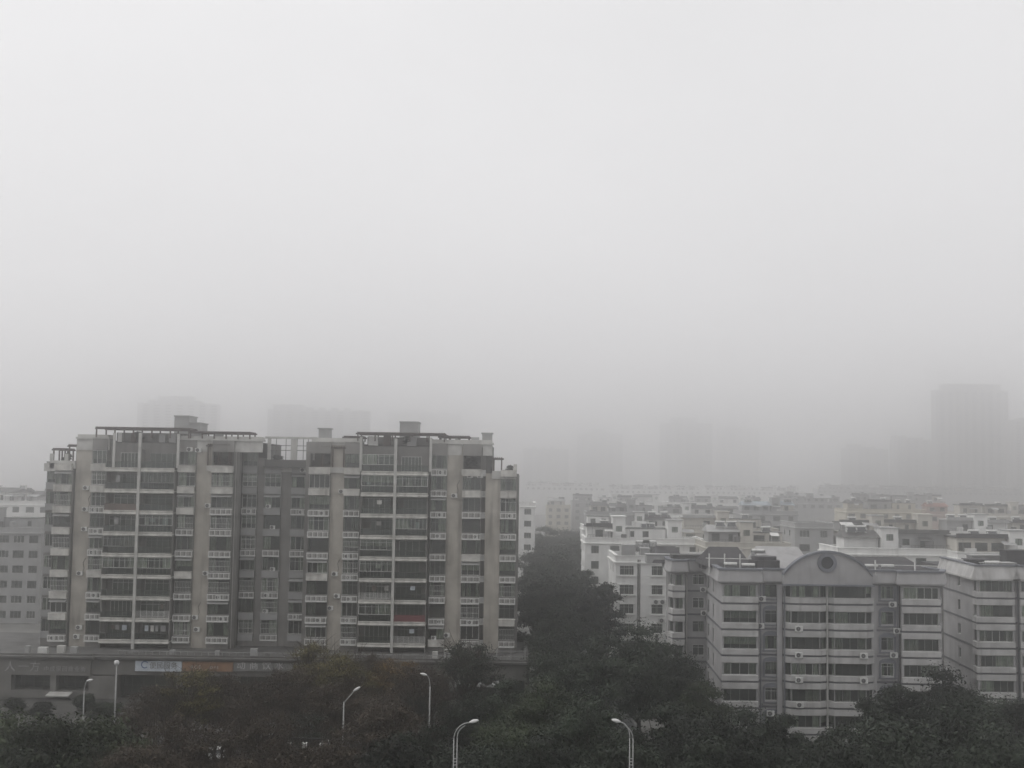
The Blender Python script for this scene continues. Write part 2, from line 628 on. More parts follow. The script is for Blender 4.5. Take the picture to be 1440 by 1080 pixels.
# ------------------------------------------------------------------ LEFT APARTMENT BLOCK
YA = 176.0
XA = X(390, YA)
A = thing('apartment_block', 'tall beige twelve storey apartment block with stacked balconies and roof pergolas', 'apartment building', (XA, YA, 0))
ax = lambda px: X(px, YA) - XA
ZA, FH = 31.0, 3.05
zk = [ZA - FH * k for k in range(9)]         # nine balcony levels down to the podium
TOP = 35.4
wall = MB()
core = MB()
YREC = 3.2
# dark interior body, in segments of different height
for p0, p1, y0, zt in ((58, 101, 1.4, 31.6), (101, 326, 1.4, 35.0), (326, 363, YREC + 1.2, 35.0), (363, 436, YREC + 1.2, 31.6),
                       (436, 690, 1.4, 35.0), (690, 728, 1.4, 31.0)):
    core.box(ax(p0) + .02, ax(p1) - .02, y0, 15, 4.5, zt)
core.build('interior', 'interior', A)
# main piers of beige render
PIERS = ((101, 124.5, 0), (271.5, 294.5, 0), (462, 481.5, 0), (626.5, 648.5, 0), (681, 702, 0))
for p0, p1, y in PIERS:
    wall = MB()
    wall.box(ax(p0), ax(p1), y, 1.6, 4.5, TOP if p1 < 690 else 31.2)
    wall.build('pier', 'beige', A)
gw = MB()
for p0, p1, y, zt in ((325.5, 331, 0.4, TOP), (352.5, 362.5, YREC, 33), (387, 401.5, YREC, 32.4), (425.5, 432, 0.4, TOP), (244.8, 247, 0.2, TOP),
                      (145.6, 147.2, 0.2, TOP), (504.4, 506.2, 0.2, TOP), (601, 604, 0.2, TOP), (675, 681, 0.9, TOP), (98.5, 101, 0.4, 31.4),
                      (725, 728.5, 0.2, 31.0), (72, 74, 0.3, 31.4), (57.0, 58.5, 0.9, 31.2)):
    gw.box(ax(p0), ax(p1), y, max(1.8, y + 1.6), 4.5, zt)

BAYS = (  # px0, px1, front y, ledge style, window columns
    (58.2, 72.2, 0.6, 'band', 2), (74, 98.6, -0.55, 'solid', 3), (124.5, 145.6, -0.35, 'cage', 3), (247, 271.5, -0.35, 'cage', 3),
    (294.5, 325.5, -0.55, 'cage', 4), (331, 352.5, YREC - .3, 'rec', 3), (362.5, 387, YREC - .3, 'rec', 3), (401.5, 425.5, YREC - .3, 'rec', 3),
    (432, 462, -0.55, 'cage', 4), (481.5, 504.4, -0.35, 'cage', 3), (604, 626.5, -0.35, 'cage', 3), (648.5, 675, -0.55, 'cage', 3),
    (675, 681, 0.9, 'small', 1), (702, 725, -0.35, 'cage', 3))
for bi, (p0, p1, yf, sty, nc) in enumerate(BAYS):
    x0, x1 = ax(p0), ax(p1)
    xc, w = (x0 + x1) / 2, x1 - x0
    top_too = sty not in ('band',) and bi not in (1, 6, 7, 13)
    levels = ([ZA + FH] if False else []) + zk
    # side returns of the projecting bay
    ztop = TOP if top_too else 31.3
    ops = []
    for z in reversed(levels):
        ops.append((z + 0.78, z + 2.72 if z < ZA - 1 or top_too else z + .8, [(0.04, w - 0.04)]))
    if bi in (1, 6, 7, 13, 0):
        ops = ops[:-1]
    gw.wallseg((x0, yf), (x1, yf), 4.5, ztop, 0.25, ops)
    if yf < 0.3:
        gw.box(x0, x0 + .1, yf + .25, 1.5, 4.5, ztop - .003)
        gw.box(x1 - .1, x1, yf + .25, 1.5, 4.5, ztop - .003)
    for k, z in enumerate(levels):
        has_win = k > 0 or top_too
        if has_win and not (bi in (4, 8, 11) and k == 0):
            window(A, xc, yf + 0.1, z + 0.78, w - 0.08, 1.94, nc, 1, fr=rng.choice(['darkframe', 'darkframe', 'frame', 'frame', 'whitepaint']),
                   split=0.72 if rng.random() < .4 else None)
        if has_win and k and sty in ('cage', 'solid', 'rec'):
            if rng.random() < .3:
                put('security_grille', grille_mesh(w * .9, 1.5), A, (xc, yf, z + .85))
            elif rng.random() < .22:
                put('window_hood', hood_mesh(w * .95), A, (xc, yf, z + 2.62))
        kind = {'cage': 'cage', 'solid': 'solid', 'rec': 'solid', 'band': 'solid', 'small': 'cage'}[sty]
        if bi in (4, 8, 11) and k == 0 and has_win:
            kind = 'solid'
        if sty == 'cage' and ((k < 2 and rng.random() < .75) or rng.random() < .16):
            kind = 'solid'
        if sty == 'rec' and k in (2, 4, 6, 7, 8) and rng.random() < .6:
            kind = 'cage'
        if sty == 'solid' and k == 8:
            kind = 'cage'
        lo = put('air_conditioner_ledge', ledge_mesh(w * (0.98 if sty != 'small' else 1.0), kind), A, (xc, yf, z - .12 + (.3 if sty == 'band' else 0)), 0,
                 (1, 0.55 if sty in ('rec', 'band') else 1, 1))
        if sty in ('band', 'rec') and kind == 'solid':
            lo.data = greyledge(lo.data)
        if kind == 'solid' and k and w > 1.5 and rng.random() < .25:
            aircon(A, xc + rng.uniform(-w / 2 + .6, w / 2 - .6), yf - .05, z + .72, 0, .85)
        if kind == 'cage' and rng.random() < 0.38 and w > 1.5:
            aircon(lo, rng.uniform(-w / 2 + .6, w / 2 - .6), -0.12, 0.06, 0, 0.9)
gw.build('tiled_wall', 'greywall', A)

# balcony stacks
_bal = {}


def balcony(parent, x0, x1, z, style, k):
    xc, w = (x0 + x1) / 2, x1 - x0
    key = round(w, 2)
    if key not in _bal:
        b = MB()
        b.sweep([(-w / 2 + .05, -1.5), (w / 2 - .05, -1.5)], [(0, -.34), (0.10, -.34), (0.16, -.24), (0.16, -.16), (0.05, -.10), (0.05, .10), (0.13, .15), (0.13, .27), (-0.1, .27), (-.1, -.34)])
        b.box(-w / 2, w / 2, -1.4, 0.6, -.14, 0.03)
        r = MB()
        r.box(-w / 2 + .08, w / 2 - .08, -1.47, -1.42, 1.14, 1.2)
        nb = int(w / 1.3)
        for i in range(nb + 1):
            x = -w / 2 + .1 + (w - .2) * i / nb
            r.box(x - .02, x + .02, -1.46, -1.43, .27, 1.14)
        p = MB()
        for i in range(nb):
            a = -w / 2 + .1 + (w - .2) * i / nb
            c = -w / 2 + .1 + (w - .2) * (i + 1) / nb
            p.quad((a + .03, -1.445, .3), (c - .03, -1.445, .3), (c - .03, -1.445, 1.12), (a + .03, -1.445, 1.12))
        pr = MB()
        pr.box(-w / 2 + .08, w / 2 - .08, -1.47, -1.41, .27, 1.2)
        wr = MB()
        for j in range(6):
            wr.box(-w / 2 + .08, w / 2 - .08, -1.465, -1.425, .38 + j * .16, .42 + j * .16)
        for i in range(nb * 2 + 1):
            x = -w / 2 + .1 + (w - .2) * i / (nb * 2)
            wr.box(x - .022, x + .022, -1.46, -1.43, .27, 1.2)
        _bal[key] = (b.mesh('balcony', ['fascia']), r.mesh('railing', ['darkframe']), p.mesh('glass_panel', ['balglass']),
                     pr.mesh('solid_panel', ['red']), pr.mesh('solid_panel', ['rust']), wr.mesh('white_railing', ['whitepaint']))
        ld = []
        for v in range(4):
            l = MB()
            x = -w / 2 + .5 + v * .3
            while x < w / 2 - 1.0:
                lw, lh = rng.uniform(.3, .8), rng.uniform(.5, 1.1)
                if rng.random() < .6:
                    t = rng.uniform(-.04, .04)
                    l.quad((x, -.9 + t, 2.2 - lh), (x + lw, -.9 - t, 2.2 - lh), (x + lw, -.9, 2.2), (x, -.9, 2.2), mi=rng.randrange(4))
                x += lw + rng.uniform(.05, .5)
            l.box(-w / 2 + .3, w / 2 - .3, -.915, -.885, 2.2, 2.23, 0)
            ld.append(l.mesh('laundry', ['frame', 'curtain', 'signblue', 'rust']))
        _bal[key] += (ld,)
    bm, rm, pm, redm, rustm, wrm, ldm = _bal[key]
    o = put('balcony', bm, parent, (xc, 0, z))
    if style == 'red':
        put('red_panel', redm, o)
    elif style == 'rust':
        put('brown_panel', rustm, o)
    elif style == 'white':
        put('white_railing', wrm, o)
    else:
        put('railing', rm, o)
        put('glass_panel', pm, o)
    if rng.random() < .45:
        put('laundry', rng.choice(ldm), o)
    # sliding window in the back wall
    ww = w * rng.choice((0.62, 0.7, 0.8))
    sh = rng.uniform(-1, 1) * (w - ww) * .4
    if style == 'glazed' or (style == 'open' and rng.random() < .25):
        window(o, 0, -1.3, 1.2, w - .2, 1.5, rng.choice((5, 6, 8)), 1, fr=rng.choice(('frame', 'whitepaint')), split=.72 if rng.random() < .5 else None)
    window(o, sh, 0.62, 0.25, ww, 2.2, rng.choice((4, 5, 6)), 1, fr=rng.choice(('frame', 'whitepaint')), split=0.78 if rng.random() < .5 else None)
    return o


for (p0, pm, p1, nm) in ((147.2, 195.5, 244.8, 0), (506.2, 554.5, 601, 1)):
    x0, xm, x1 = ax(p0), ax(pm), ax(p1)
    bw = MB()
    bw.box(x0, x1, 0.75, 1.5, 4.5, 34.9)
    bw.box(xm - .1, xm + .1, -1.2, 0.75, 4.5, 34.0)
    for xe in (x0 + .02, x1 - .14):
        bw.box(xe, xe + .12, -1.3, 0.75, 4.5, 31.4)
    bw.build('balcony_back_wall', 'greywall', A)
    for k, z in enumerate(zk):
        for h in (0, 1):
            st = 'open'
            if nm == 1 and h == 1 and k == 7:
                st = 'red'
            elif nm == 1 and h == 1 and k == 8:
                st = 'white'
            elif nm == 0 and h == 0 and k == 2:
                st = 'rust'
            elif (nm, h, k) in ((1, 0, 1), (1, 1, 1), (0, 1, 3), (1, 0, 0), (0, 1, 1), (1, 1, 3), (0, 0, 5), (1, 0, 4)):
                st = 'glazed'
            elif (nm, h, k) in ((0, 1, 7), (1, 0, 6)):
                st = 'white'
            balcony(A, x0 if h == 0 else xm, xm if h == 0 else x1, z, st, k)
for pm, zt in ((195.5, 36.3), (554.5, 36.0)):
    c = MB()
    c.box(ax(pm) - .2, ax(pm) + .2, -1.85, -1.5, 4.5, zt)
    c.build('column', 'concrete', A)
for px in (159, 249, 505.5, 603.5):
    c = MB()
    c.box(ax(px) - .17, ax(px) + .17, -1.75, -1.45, ZA + .3, 36.2)
    c.build('column', 'concrete', A)

# top storey: parapets, cornice, terraces
tp = MB()
for p0, p1 in ((101, 147), (247, 287), (319, 364), (436, 447), (481, 506), (603, 647), (676, 690)):
    tp.box(ax(p0) + .01, ax(p1) - .01, -0.12, 0.45, 33.75, 35.35)
for p0, p1 in ((287, 319), (447, 481), (647, 676)):
    tp.box(ax(p0), ax(p1), -0.12, 0.1, 34.95, 35.35)
    tp.box(ax(p0), ax(p1), -0.6, -0.35, 30.95, 31.75)
for p0, p1 in ((100, 147), (246, 364.5), (435, 506), (602, 691.5)):
    tp.box(ax(p0), ax(p1), -0.35, 2.0, 35.35, 35.62)
    tp.box(ax(p0) + .2, ax(p1) - .2, -0.1, 2.2, 35.62, 36.0)
tp.build('parapet', 'concrete', A)
rf = MB()
for p0, p1, z in ((58, 101, 31.6), (101, 363, 35.0), (363, 436, 31.6), (436, 690, 35.0), (690, 728, 31.0)):
    rf.box(ax(p0), ax(p1), 1.5, 15.2, z, z + .18)
rf.build('roof', 'roof', A)
# end terraces with low parapets and posts
for p0, p1, z in ((65, 101, 31.6), (57, 78, 31.2), (690, 724, 31.0)):
    et = MB()
    et.box(ax(p0), ax(p1), -0.35, -0.15, z - .6, z + .55)
    et.build('terrace_parapet', 'concrete', A)
for px, z in ((67, 31.6), (88, 31.6), (722.5, 31.0)):
    et = MB()
    et.box(ax(px) - .25, ax(px) + .25, -0.38, 0.1, z + .552, z + 1.55)
    et.build('terrace_post', 'concrete', A)


def pergola(px0, px1, y0, y1, z, zpost, npost, nslat, m='brownbeam', over=0.3):
    b = MB()
    x0, x1 = ax(px0), ax(px1)
    for y in (y0, y1):
        b.box(x0 - over, x1 + over, y - .09, y + .09, z, z + .22)
    for i in range(nslat):
        x = x0 + (x1 - x0) * i / max(1, nslat - 1)
        b.box(x - .05, x + .05, y0 - .4, y1 + .4, z + .222, z + .36)
    for i in range(npost):
        x = x0 + (x1 - x0) * i / max(1, npost - 1)
        for y in (y0, y1):
            b.box(x - .09, x + .09, y - .088, y + .088, zpost, z)
    return b.build('pergola', m, A)


pergola(68, 84, 0.2, 3.5, 33.6, 31.6, 3, 8)
pergola(90, 101, 0.2, 3.8, 34.15, 31.6, 2, 8)
pergola(132, 262, -1.2, 3.0, 36.75, 35.6, 6, 60, over=.2)
pergola(262, 346, -.2, 3.4, 36.35, 35.6, 6, 34)
pergola(479, 505, 0.5, 3.5, 36.0, 35.6, 4, 12)
pergola(500, 622, -1.0, 3.2, 36.55, 35.6, 6, 56)
pergola(615, 656, 0.2, 3.3, 36.25, 35.6, 4, 18)
pergola(288, 318, -.3, 0.9, 34.5, 31.7, 3, 10)
pergola(449, 480, -.3, 0.9, 34.45, 31.7, 3, 10)
pergola(692, 703, 0.3, 3, 33.2, 31.1, 2, 5)
# white concrete frame over the recessed middle roof
b = MB()
for px in (368, 401.5, 406, 431.5):
    b.box(ax(px) - .22, ax(px) + .22, YREC - .5, YREC, 31.7, 35.85)
b.box(ax(362), ax(437), YREC - .52, YREC + .1, 35.85, 36.15)
b.build('roof_frame', 'concrete', A)
b = MB()
for zz in (34.1, 34.8):
    b.box(ax(369), ax(431), YREC - .3, YREC - .22, zz, zz + .09)
for px in (378, 392, 417, 424):
    b.box(ax(px) - .04, ax(px) + .04, YREC - .301, YREC - .219, 32.6, 35.85)
b.box(ax(363), ax(437), YREC - .6, YREC - .5, 31.65, 32.75)
b.build('terrace_railing', 'darkframe', A)
b = MB()
b.box(ax(362.5), ax(437), YREC - .45, YREC + 1.4, 30.95, 31.6)
b.build('terrace_slab', 'concrete', A)
# set-back rooms under the roof pergolas
b = MB()
b.box(ax(150), ax(246), 2.2, 11, 34.9, 36.4)
b.box(ax(510), ax(600), 2.2, 11, 34.9, 36.3)
b.build('rooftop_room', 'greywall', A)
for p0, p1, zt in ((224, 246, 39.0), (246, 262, 38.0), (553, 580, 38.6)):
    b = MB()
    b.box(ax(p0) + .03, ax(p1), 5, 9.5, 35.18, zt)
    b.box(ax(p0) - .02, ax(p1) + .1, 4.8, 9.7, zt, zt + .18)
    b.build('stair_head', 'greyblock', A)
for p0, p1, zt in ((442, 458, 37.3), (675, 689, 36.95)):
    b = MB()
    b.box(ax(p0), ax(p1), 0.6, 2.6, 35.62, zt)
    b.box(ax(p0) - .15, ax(p1) + .15, 0.45, 2.75, zt, zt + .16)
    b.box(ax((p0 + p1) / 2) - .04, ax((p0 + p1) / 2) + .04, 0.55, 0.6, 35.7, zt - .1)
    b.build('vent_chimney', 'greyblock', A)
for px in (160, 180, 220, 235, 270, 300, 520, 540, 575, 640, 665):   # roof garden pots and solar panels
    b = MB()
    w = rng.uniform(.5, 1.4)
    b.box(ax(px) - w / 2, ax(px) + w / 2, 0.4, 1.1, 36.0 if not 150 < px < 247 and not 508 < px < 602 else 35.0, 36.2 + rng.uniform(.0, .3))
    b.build('roof_planter', rng.choice(['greyblock', 'whitepaint', 'brownbeam']), A)
# single air conditioners on the piers and walls
for px, py, y in ((117, 686, 0), (117, 716, 0), (117, 744, 0), (113, 806, 0), (115, 882, 0), (112, 895, 0), (290, 711, 0), (290, 806, 0), (277, 868, 0),
                  (280, 885, 0), (478, 691, 0), (471, 807, 0), (475, 838, 0), (466, 855, 0), (637, 697, 0), (262, 632, -.12), (274, 633, -.12),
                  (659, 669, -.6), (418, 661, YREC - .45), (673, 669, -.6), (630, 893, 0)):
    aircon(A, ax(px), y, Zp(px, py, YA) - .3)
for px, py in ((117, 716), (113, 806), (290, 806), (471, 807), (637, 697), (277, 868)):   # loose drain hoses of the conditioners
    b = MB()
    x, z = ax(px), Zp(px, py, YA)
    b.tube([(x + .3, -.06, z + .1), (x + .55, -.05, z + .7), (x + .35, -.05, z + 1.5), (x + .75, -.04, z + 2.2)], .035, 5)
    b.build('drain_hose', 'darkframe', A)
# drain pipes
for px, y in ((327, 0.3), (126, -.05), (649, -.05), (483, -.05)):
    b = MB()
    b.tube([(ax(px), y - .08, 5), (ax(px), y - .08, 34.5)], .06, 6)
    b.build('drain_pipe', 'concrete', A)

# ------------------------------------------------------------------ shop podium
YPD = 166.0
XPD = X(372, YPD, 950)
PD = thing('shop_podium', 'long grey shop podium with signboards under the tall beige block', 'shop building', (XPD, YPD, 0))
dx = lambda px: X(px, YPD, 950) - XPD
b = MB()
b.box(dx(-160), dx(745), 3.0, 24, 0.13, 5.25)
b.build('shop_interior', 'interior', PD)
b = MB()
b.box(dx(-160), dx(741), 0.6, 24, 5.25, 5.55)
b.build('roof', 'roof', PD)
b = MB()   # lintel wall above the shops
b.box(dx(-160), dx(128), -0.3, 3.2, 3.15, 5.3)
b.box(dx(128), dx(741), 0, 3.2, 3.3, 5.3)
for px0, px1 in ((-160, 17), (72, 80), (126, 166), (248, 256), (322, 332), (398, 408), (452, 460), (505, 515), (570, 580), (632, 641), (698, 704), (738, 741)):
    b.box(dx(px0), dx(px1), 0 if px0 > 127 else -0.29, 3.1, 0.13, 3.298 if px0 > 127 else 3.148)
b.box(dx(17), dx(126), -0.25, 3.05, 0.13, 1.1)
b.build('wall', 'podium', PD)
b = MB()   # cornice
b.sweep([(dx(-160), -0.3), (dx(128), -0.3), (dx(128), 0), (dx(741), 0), (dx(741), 20)], [(0, 5.25), (.5, 5.3), (.65, 5.55), (.65, 5.75), (.3, 5.85), (.3, 6.05), (-.3, 6.05), (-.3, 5.25)])
b.build('cornice', 'podiumcap', PD)
b = MB()
zr = 6.05
for y in (0,):
    b.box(dx(165), dx(742), -.08, -.02, zr + .42, zr + .5)
for i in range(60):
    px = 165 + i * (742 - 165) / 59
    b.box(dx(px) - .03, dx(px) + .03, -.079, -.021, zr, zr + .42)
for px in (678, 698, 718, 738):
    b.box(dx(px) - .07, dx(px) + .07, .6, .74, zr, zr + 1.5)
b.box(dx(678), dx(738), .62, .7, zr + 1.0, zr + 1.1)
b.build('roof_railing', 'frame', PD)
for px0, px1 in ((166, 248), (256, 322), (332, 398), (408, 452), (460, 505), (515, 570), (580, 632), (641, 698), (704, 738)):
    w = dx(px1) - dx(px0)
    window(PD, (dx(px0) + dx(px1)) / 2, 1.2, 0.2, w, 3.1, 5, 2, fr='darkframe', curtain=False)
for px0, px1 in ((18, 72), (80, 126)):
    w = dx(px1) - dx(px0)
    window(PD, (dx(px0) + dx(px1)) / 2, 0.9, 1.1, w, 2.05, 4, 2, fr='darkframe', curtain=False)
b = MB()
b.sweep([(dx(72), -.3), (dx(104), -.3)], [(0, 1.0), (1.6, .75), (1.6, .62), (0, .85)])
b.build('awning', 'concrete', PD)
b = MB()   # right-hand glazed canopy
b.sweep([(dx(641), 0), (dx(704), 0)], [(0, 3.25), (1.5, 2.9), (1.5, 2.6), (0, 2.9)])
b.build('canopy', 'greyblock', PD)
for i in range(14):
    b = MB()
    px = 642 + i * 4.5
    b.box(dx(px), dx(px + 2.6), -1.53, -1.5, 2.62, 3.0)
    b.build('canopy_slat', 'frame', PD)
for px in (30, 52, 78, 96, 236, 300, 352, 420, 610, 632):   # planters and vents standing along the podium roof edge
    b = MB()
    w = rng.uniform(.5, 1.3)
    b.box(dx(px) - w / 2, dx(px) + w / 2, 1.5, 2.2, 5.55, 6.1 + rng.uniform(.3, .8))
    b.build('roof_box', rng.choice(['concrete', 'greyblock', 'whitepaint']), PD)
b = MB()
b.box(dx(624), dx(624) + .12, 1, 1.1, 5.55, 7.1)
b.box(dx(636), dx(636) + .12, 1, 1.1, 5.55, 7.1)
b.box(dx(624), dx(636) + .12, 1, 1.1, 7.1, 7.22)
b.build('roof_hatch_frame', 'whitepaint', PD)


def text_mesh(txt, size, depth=0.03, m='letter'):
    cu = bpy.data.curves.new('lettering', 'FONT')
    cu.body = txt
    cu.size = size
    cu.extrude = depth
    cu.resolution_u = 2
    cu.align_x = 'CENTER'
    o = bpy.data.objects.new('lettering', cu)
    COL.objects.link(o)
    dg = bpy.context.evaluated_depsgraph_get()
    me = bpy.data.meshes.new_from_object(o.evaluated_get(dg))
    bpy.data.objects.remove(o)
    me.materials.clear()
    me.materials.append(M[m])
    me.name = 'lettering'
    return me


def sign(px0, px1, py0, py1, m, label, yoff=-.22):
    Yw = YPD + yoff
    a, c2 = P(px0, py1, Yw), P(px1, py0, Yw)
    z0, z1 = a.z, c2.z
    w = c2.x - a.x
    o = thing('shop_sign', label, 'shop sign', ((a.x + c2.x) / 2, Yw, z0))
    b = MB()
    b.box(-w / 2, w / 2, -.08, .14, 0, z1 - z0)
    b.build('board', m, o)
    e = MB()
    e.box(-w / 2 - .06, w / 2 + .06, -.11, .12, -.07, 0)
    e.box(-w / 2 - .06, w / 2 + .06, -.11, .12, z1 - z0, z1 - z0 + .06)
    e.build('edge_trim', 'darkframe', o)
    return o, w, z1 - z0


def letter(o, txt, x, z, size, m='letter'):
    l = put('lettering', text_mesh(txt, size, m=m), o, (x, -.1, z))
    l.rotation_euler = (PI / 2, 0, 0)
    return l


s1, w, h = sign(190, 256, 926, 943.5, 'signblue', 'pale blue white shop sign with a blue ring logo')
r = MB()
for i in range(20):
    a0, a1 = 0.5 + 5.0 * i / 20, 0.5 + 5.0 * (i + 1) / 20
    for r0, r1, y in ((.36, .5, -.115),):
        cx, cz = -w / 2 + 1.3, h / 2
        q = [(cx + r0 * math.cos(a0), y, cz + r0 * math.sin(a0)), (cx + r1 * math.cos(a0), y, cz + r1 * math.sin(a0)),
             (cx + r1 * math.cos(a1), y, cz + r1 * math.sin(a1)), (cx + r0 * math.cos(a1), y, cz + r0 * math.sin(a1))]
        r.quad(*q)
        r.quad(q[1], (q[1][0], -.08, q[1][2]), (q[2][0], -.08, q[2][2]), q[2])
r.build('ring_logo', 'logoblue', s1)
for i, ch in enumerate('便民服务'):
    letter(s1, ch, -w / 2 + 2.4 + i * 0.95, .45, .95, 'signgrey')
s2, w, h = sign(256.5, 328, 926, 943.5, 'signorange', 'orange brown shop sign with small white letters')
letter(s2, '0 C E', -1.6, .35, .6)
letter(s2, 'O P E', .9, .35, .5)
s3, w, h = sign(328.5, 413, 926, 943.5, 'signgrey', 'grey shop sign with large white characters')
for i, ch in enumerate('动商饮水'):
    letter(s3, ch, -w / 2 + 1.0 + i * 1.72, .35, 1.25)
s4, w, h = sign(413.5, 446, 926, 943.5, 'signred', 'brown red shop sign with two pale round emblems')
for cx in (-.95, .2):
    r = MB()
    r.prism([(cx + .42 * math.cos(2 * PI * i / 16), h / 2 + .42 * math.sin(2 * PI * i / 16)) for i in range(16)], .08, .11)
    r.v = [(x, -z, y) for x, y, z in r.v]
    r.build('emblem', 'letter', s4)
s5, w, h = sign(446.5, 505, 926, 943.5, 'signyellow', 'ochre yellow shop sign behind the brown trees')
for i, (px, ch) in enumerate(((15, '人'), (34, '一'), (50, '方'))):   # raised characters on the left wall
    l = put('raised_lettering', text_mesh(ch, 1.45, .05, 'greyblock'), PD, (dx(px), -.36, 3.75))
    l.rotation_euler = (PI / 2, 0, 0)
for i in range(7):
    l = put('raised_lettering', text_mesh('中成家园商业街'[i], .75, .04, 'greyblock'), PD, (dx(66 + i * 8.6), -.35, 3.75))
    l.rotation_euler = (PI / 2, 0, 0)

# ------------------------------------------------------------------ GABLED GREY BLOCK (right of centre)
YB = 143.0
XB = X(1163, YB)
B = thing('gabled_block', 'grey six storey block with curved gable and round ring window', 'apartment building', (XB, YB, 0))
bx = lambda px, Y=YB: X(px, Y, 880) - XB
bz = [1.4 + 3.0 * k for k in range(7)]     # band centre heights
bp = lambda px, Y: (bx(px, Y), Y - YB)
PATH = [bp(936.5, 168), bp(941, 158.6), bp(947, 157.0), bp(962.5, 157.0), bp(965, 158), bp(993, 158), bp(1015, 143), bp(1066, 143), bp(1068, 144.1), bp(1101, 144.1),
        bp(1103, 143.9), bp(1112, 143.3), bp(1153, 143.3), bp(1163, 143.9), bp(1173, 143.3), bp(1218, 143.3), bp(1227.5, 143.9),
        bp(1229.5, 144.1), bp(1266, 144.1), bp(1268, 143), bp(1322.5, 143), bp(1325, 146), (bp(1325, 146)[0] - 1.5, 9.0)]
# kind of each segment: w wall, g ribbon of windows
KIND = ['w', 'g', 'g', 'w', 'x', 's', 'r', 'w', 'a', 'w', 'g', 'r', 'g', 'g', 'r', 'g', 'w', 'a', 'w', 'r', 'g', 'w']
bwm = MB()
bcore = MB()
back = [(PATH[-1][0] - 9, 20), (PATH[0][0] + 3, 26)]
inset = [(x, y + 0.9) for x, y in PATH]
inset[0] = (inset[0][0] + 0.9, inset[0][1])
inset[-1] = (inset[-1][0] - 0.9, inset[-1][1])
inset[6] = (inset[6][0] + .7, inset[6][1])
inset[5] = (inset[5][0] + .7, inset[5][1])
bcore.prism(inset + back, 0.0, 19.3)
bcore.build('interior', 'interior', B)
for i, kd in enumerate(KIND):
    p, q = PATH[i], PATH[i + 1]
    L = (Vector(q) - Vector(p)).length
    ops = []
    for z in bz[:6]:
        zb, zt = z + .78, z + 2.14
        if kd in 'gr':
            ops.append((zb, zt, [(0.03, L - .03)]))
        elif kd == 'a':
            ops.append((zb - .1, zt, [(L / 2 - .75, L / 2 + .75)]))
        elif kd == 'x':
            ops.append((zb, zt, [(L - 1.75, L - .25)]))
        elif kd == 's':
            ops.append((zb - .2, zt, [(L * .12, L * .12 + 1.2), (L * .45, L * .45 + .9)]))
    bwm.wallseg(p, q, 0.0, 19.4, 0.24, ops)
    for k, (zb, zt, lst) in enumerate(ops):
        for s0, s1 in lst:
            nc = max(1, round((s1 - s0) / .95)) if kd in 'gr' else 2 if kd != 's' else 1
            seg_window(B, p, q, s0, s1, zb, zt, nc=nc, fr=rng.choice(['frame', 'frame', 'darkframe', 'whitepaint']) if kd != 's' else 'darkframe',
                       split=.75 if kd in 'ax' else None)
bwm.build('wall', 'bwall', B)
# pale spandrel bands with a dark groove, one part per storey
for k, z in enumerate(bz[:6]):
    b = MB()
    sub = PATH[5:8]
    for seg in (PATH[1:4], PATH[6:8], PATH[10:14], PATH[13:17], PATH[19:21]):
        b = MB()
        b.sweep(seg, [(.002, z - .85), (.2, z - .80), (.2, z - .12), (.05, z - .12), (.05, z + .12), (.2, z + .12), (.2, z + .72), (.002, z + .77)])
        b.build('spandrel_band', 'bband', B)
    b = MB()
    b.sweep(PATH[1:22], [(0.003, z - .115), (.07, z - .115), (.07, z + .115), (0.003, z + .115)])
    b.build('band_groove', 'groove', B)
# pilasters and pipe seams
for px in (1098.5, 1232):
    b = MB()
    b.box(bx(px) - .3, bx(px) + .3, .8, 1.2, 0, 18.6)
    b.build('pilaster', 'bwall', B)
for px, Y in ((1163, 143.6), (965.5, 157.7), (1069.5, 143.9), (1262, 143.9), (1103, 143.7)):
    b = MB()
    b.tube([(bx(px, Y), Y - YB - .12, 0), (bx(px, Y), Y - YB - .12, 18.8)], .09 if px in (965.5, 1163) else .07, 8)
    b.build('drain_pipe', 'concrete' if px in (965.5, 1163) else 'trim', B)
# arched hoods of the single windows
for si in (8, 17):
    p, q = Vector(PATH[si]), Vector(PATH[si + 1])
    cxm = (p.x + q.x) / 2
    for k, z in enumerate(bz[:6]):
        b = MB()
        n = 10
        pts = [(math.cos(PI - PI * i / n) * .98, math.sin(PI * i / n) * .5) for i in range(n + 1)]
        y1, y0 = p.y - .003, p.y - .09
        zz = z + 2.24
        for i in range(n):
            (a, c2), (d2, e) = pts[i], pts[i + 1]
            b.quad((cxm + a, y0, zz + c2), (cxm + a, y0, zz), (cxm + d2, y0, zz), (cxm + d2, y0, zz + e))
            b.quad((cxm + a, y1, zz + c2), (cxm + a, y0, zz + c2), (cxm + d2, y0, zz + e), (cxm + d2, y1, zz + e))
        b.box(cxm - 1.0, cxm - .78, y0, y1, z + .5, zz)
        b.box(cxm + .78, cxm + 1.0, y0, y1, z + .5, zz)
        b.box(cxm - 1.05, cxm + 1.05, y0 - .06, y1, z + .38, z + .5)
        b.build('window_surround', 'trim', B)
# flared eave and parapet
b = MB()
b.sweep(PATH, [(0.0, 18.6), (.55, 18.85), (.6, 19.0), (.35, 20.25), (-.1, 20.25), (-.1, 18.6)])
b.build('eave', 'bwall', B)
b = MB()
b.sweep(PATH, [(.30, 20.252), (.5, 20.28), (.5, 20.5), (-.15, 20.5), (-.15, 20.252)])
b.build('parapet_coping', 'trim', B)
b = MB()
b.prism([(x, y + .4) for x, y in inset] + back, 19.3, 19.55)
b.build('roof', 'darkroof', B)
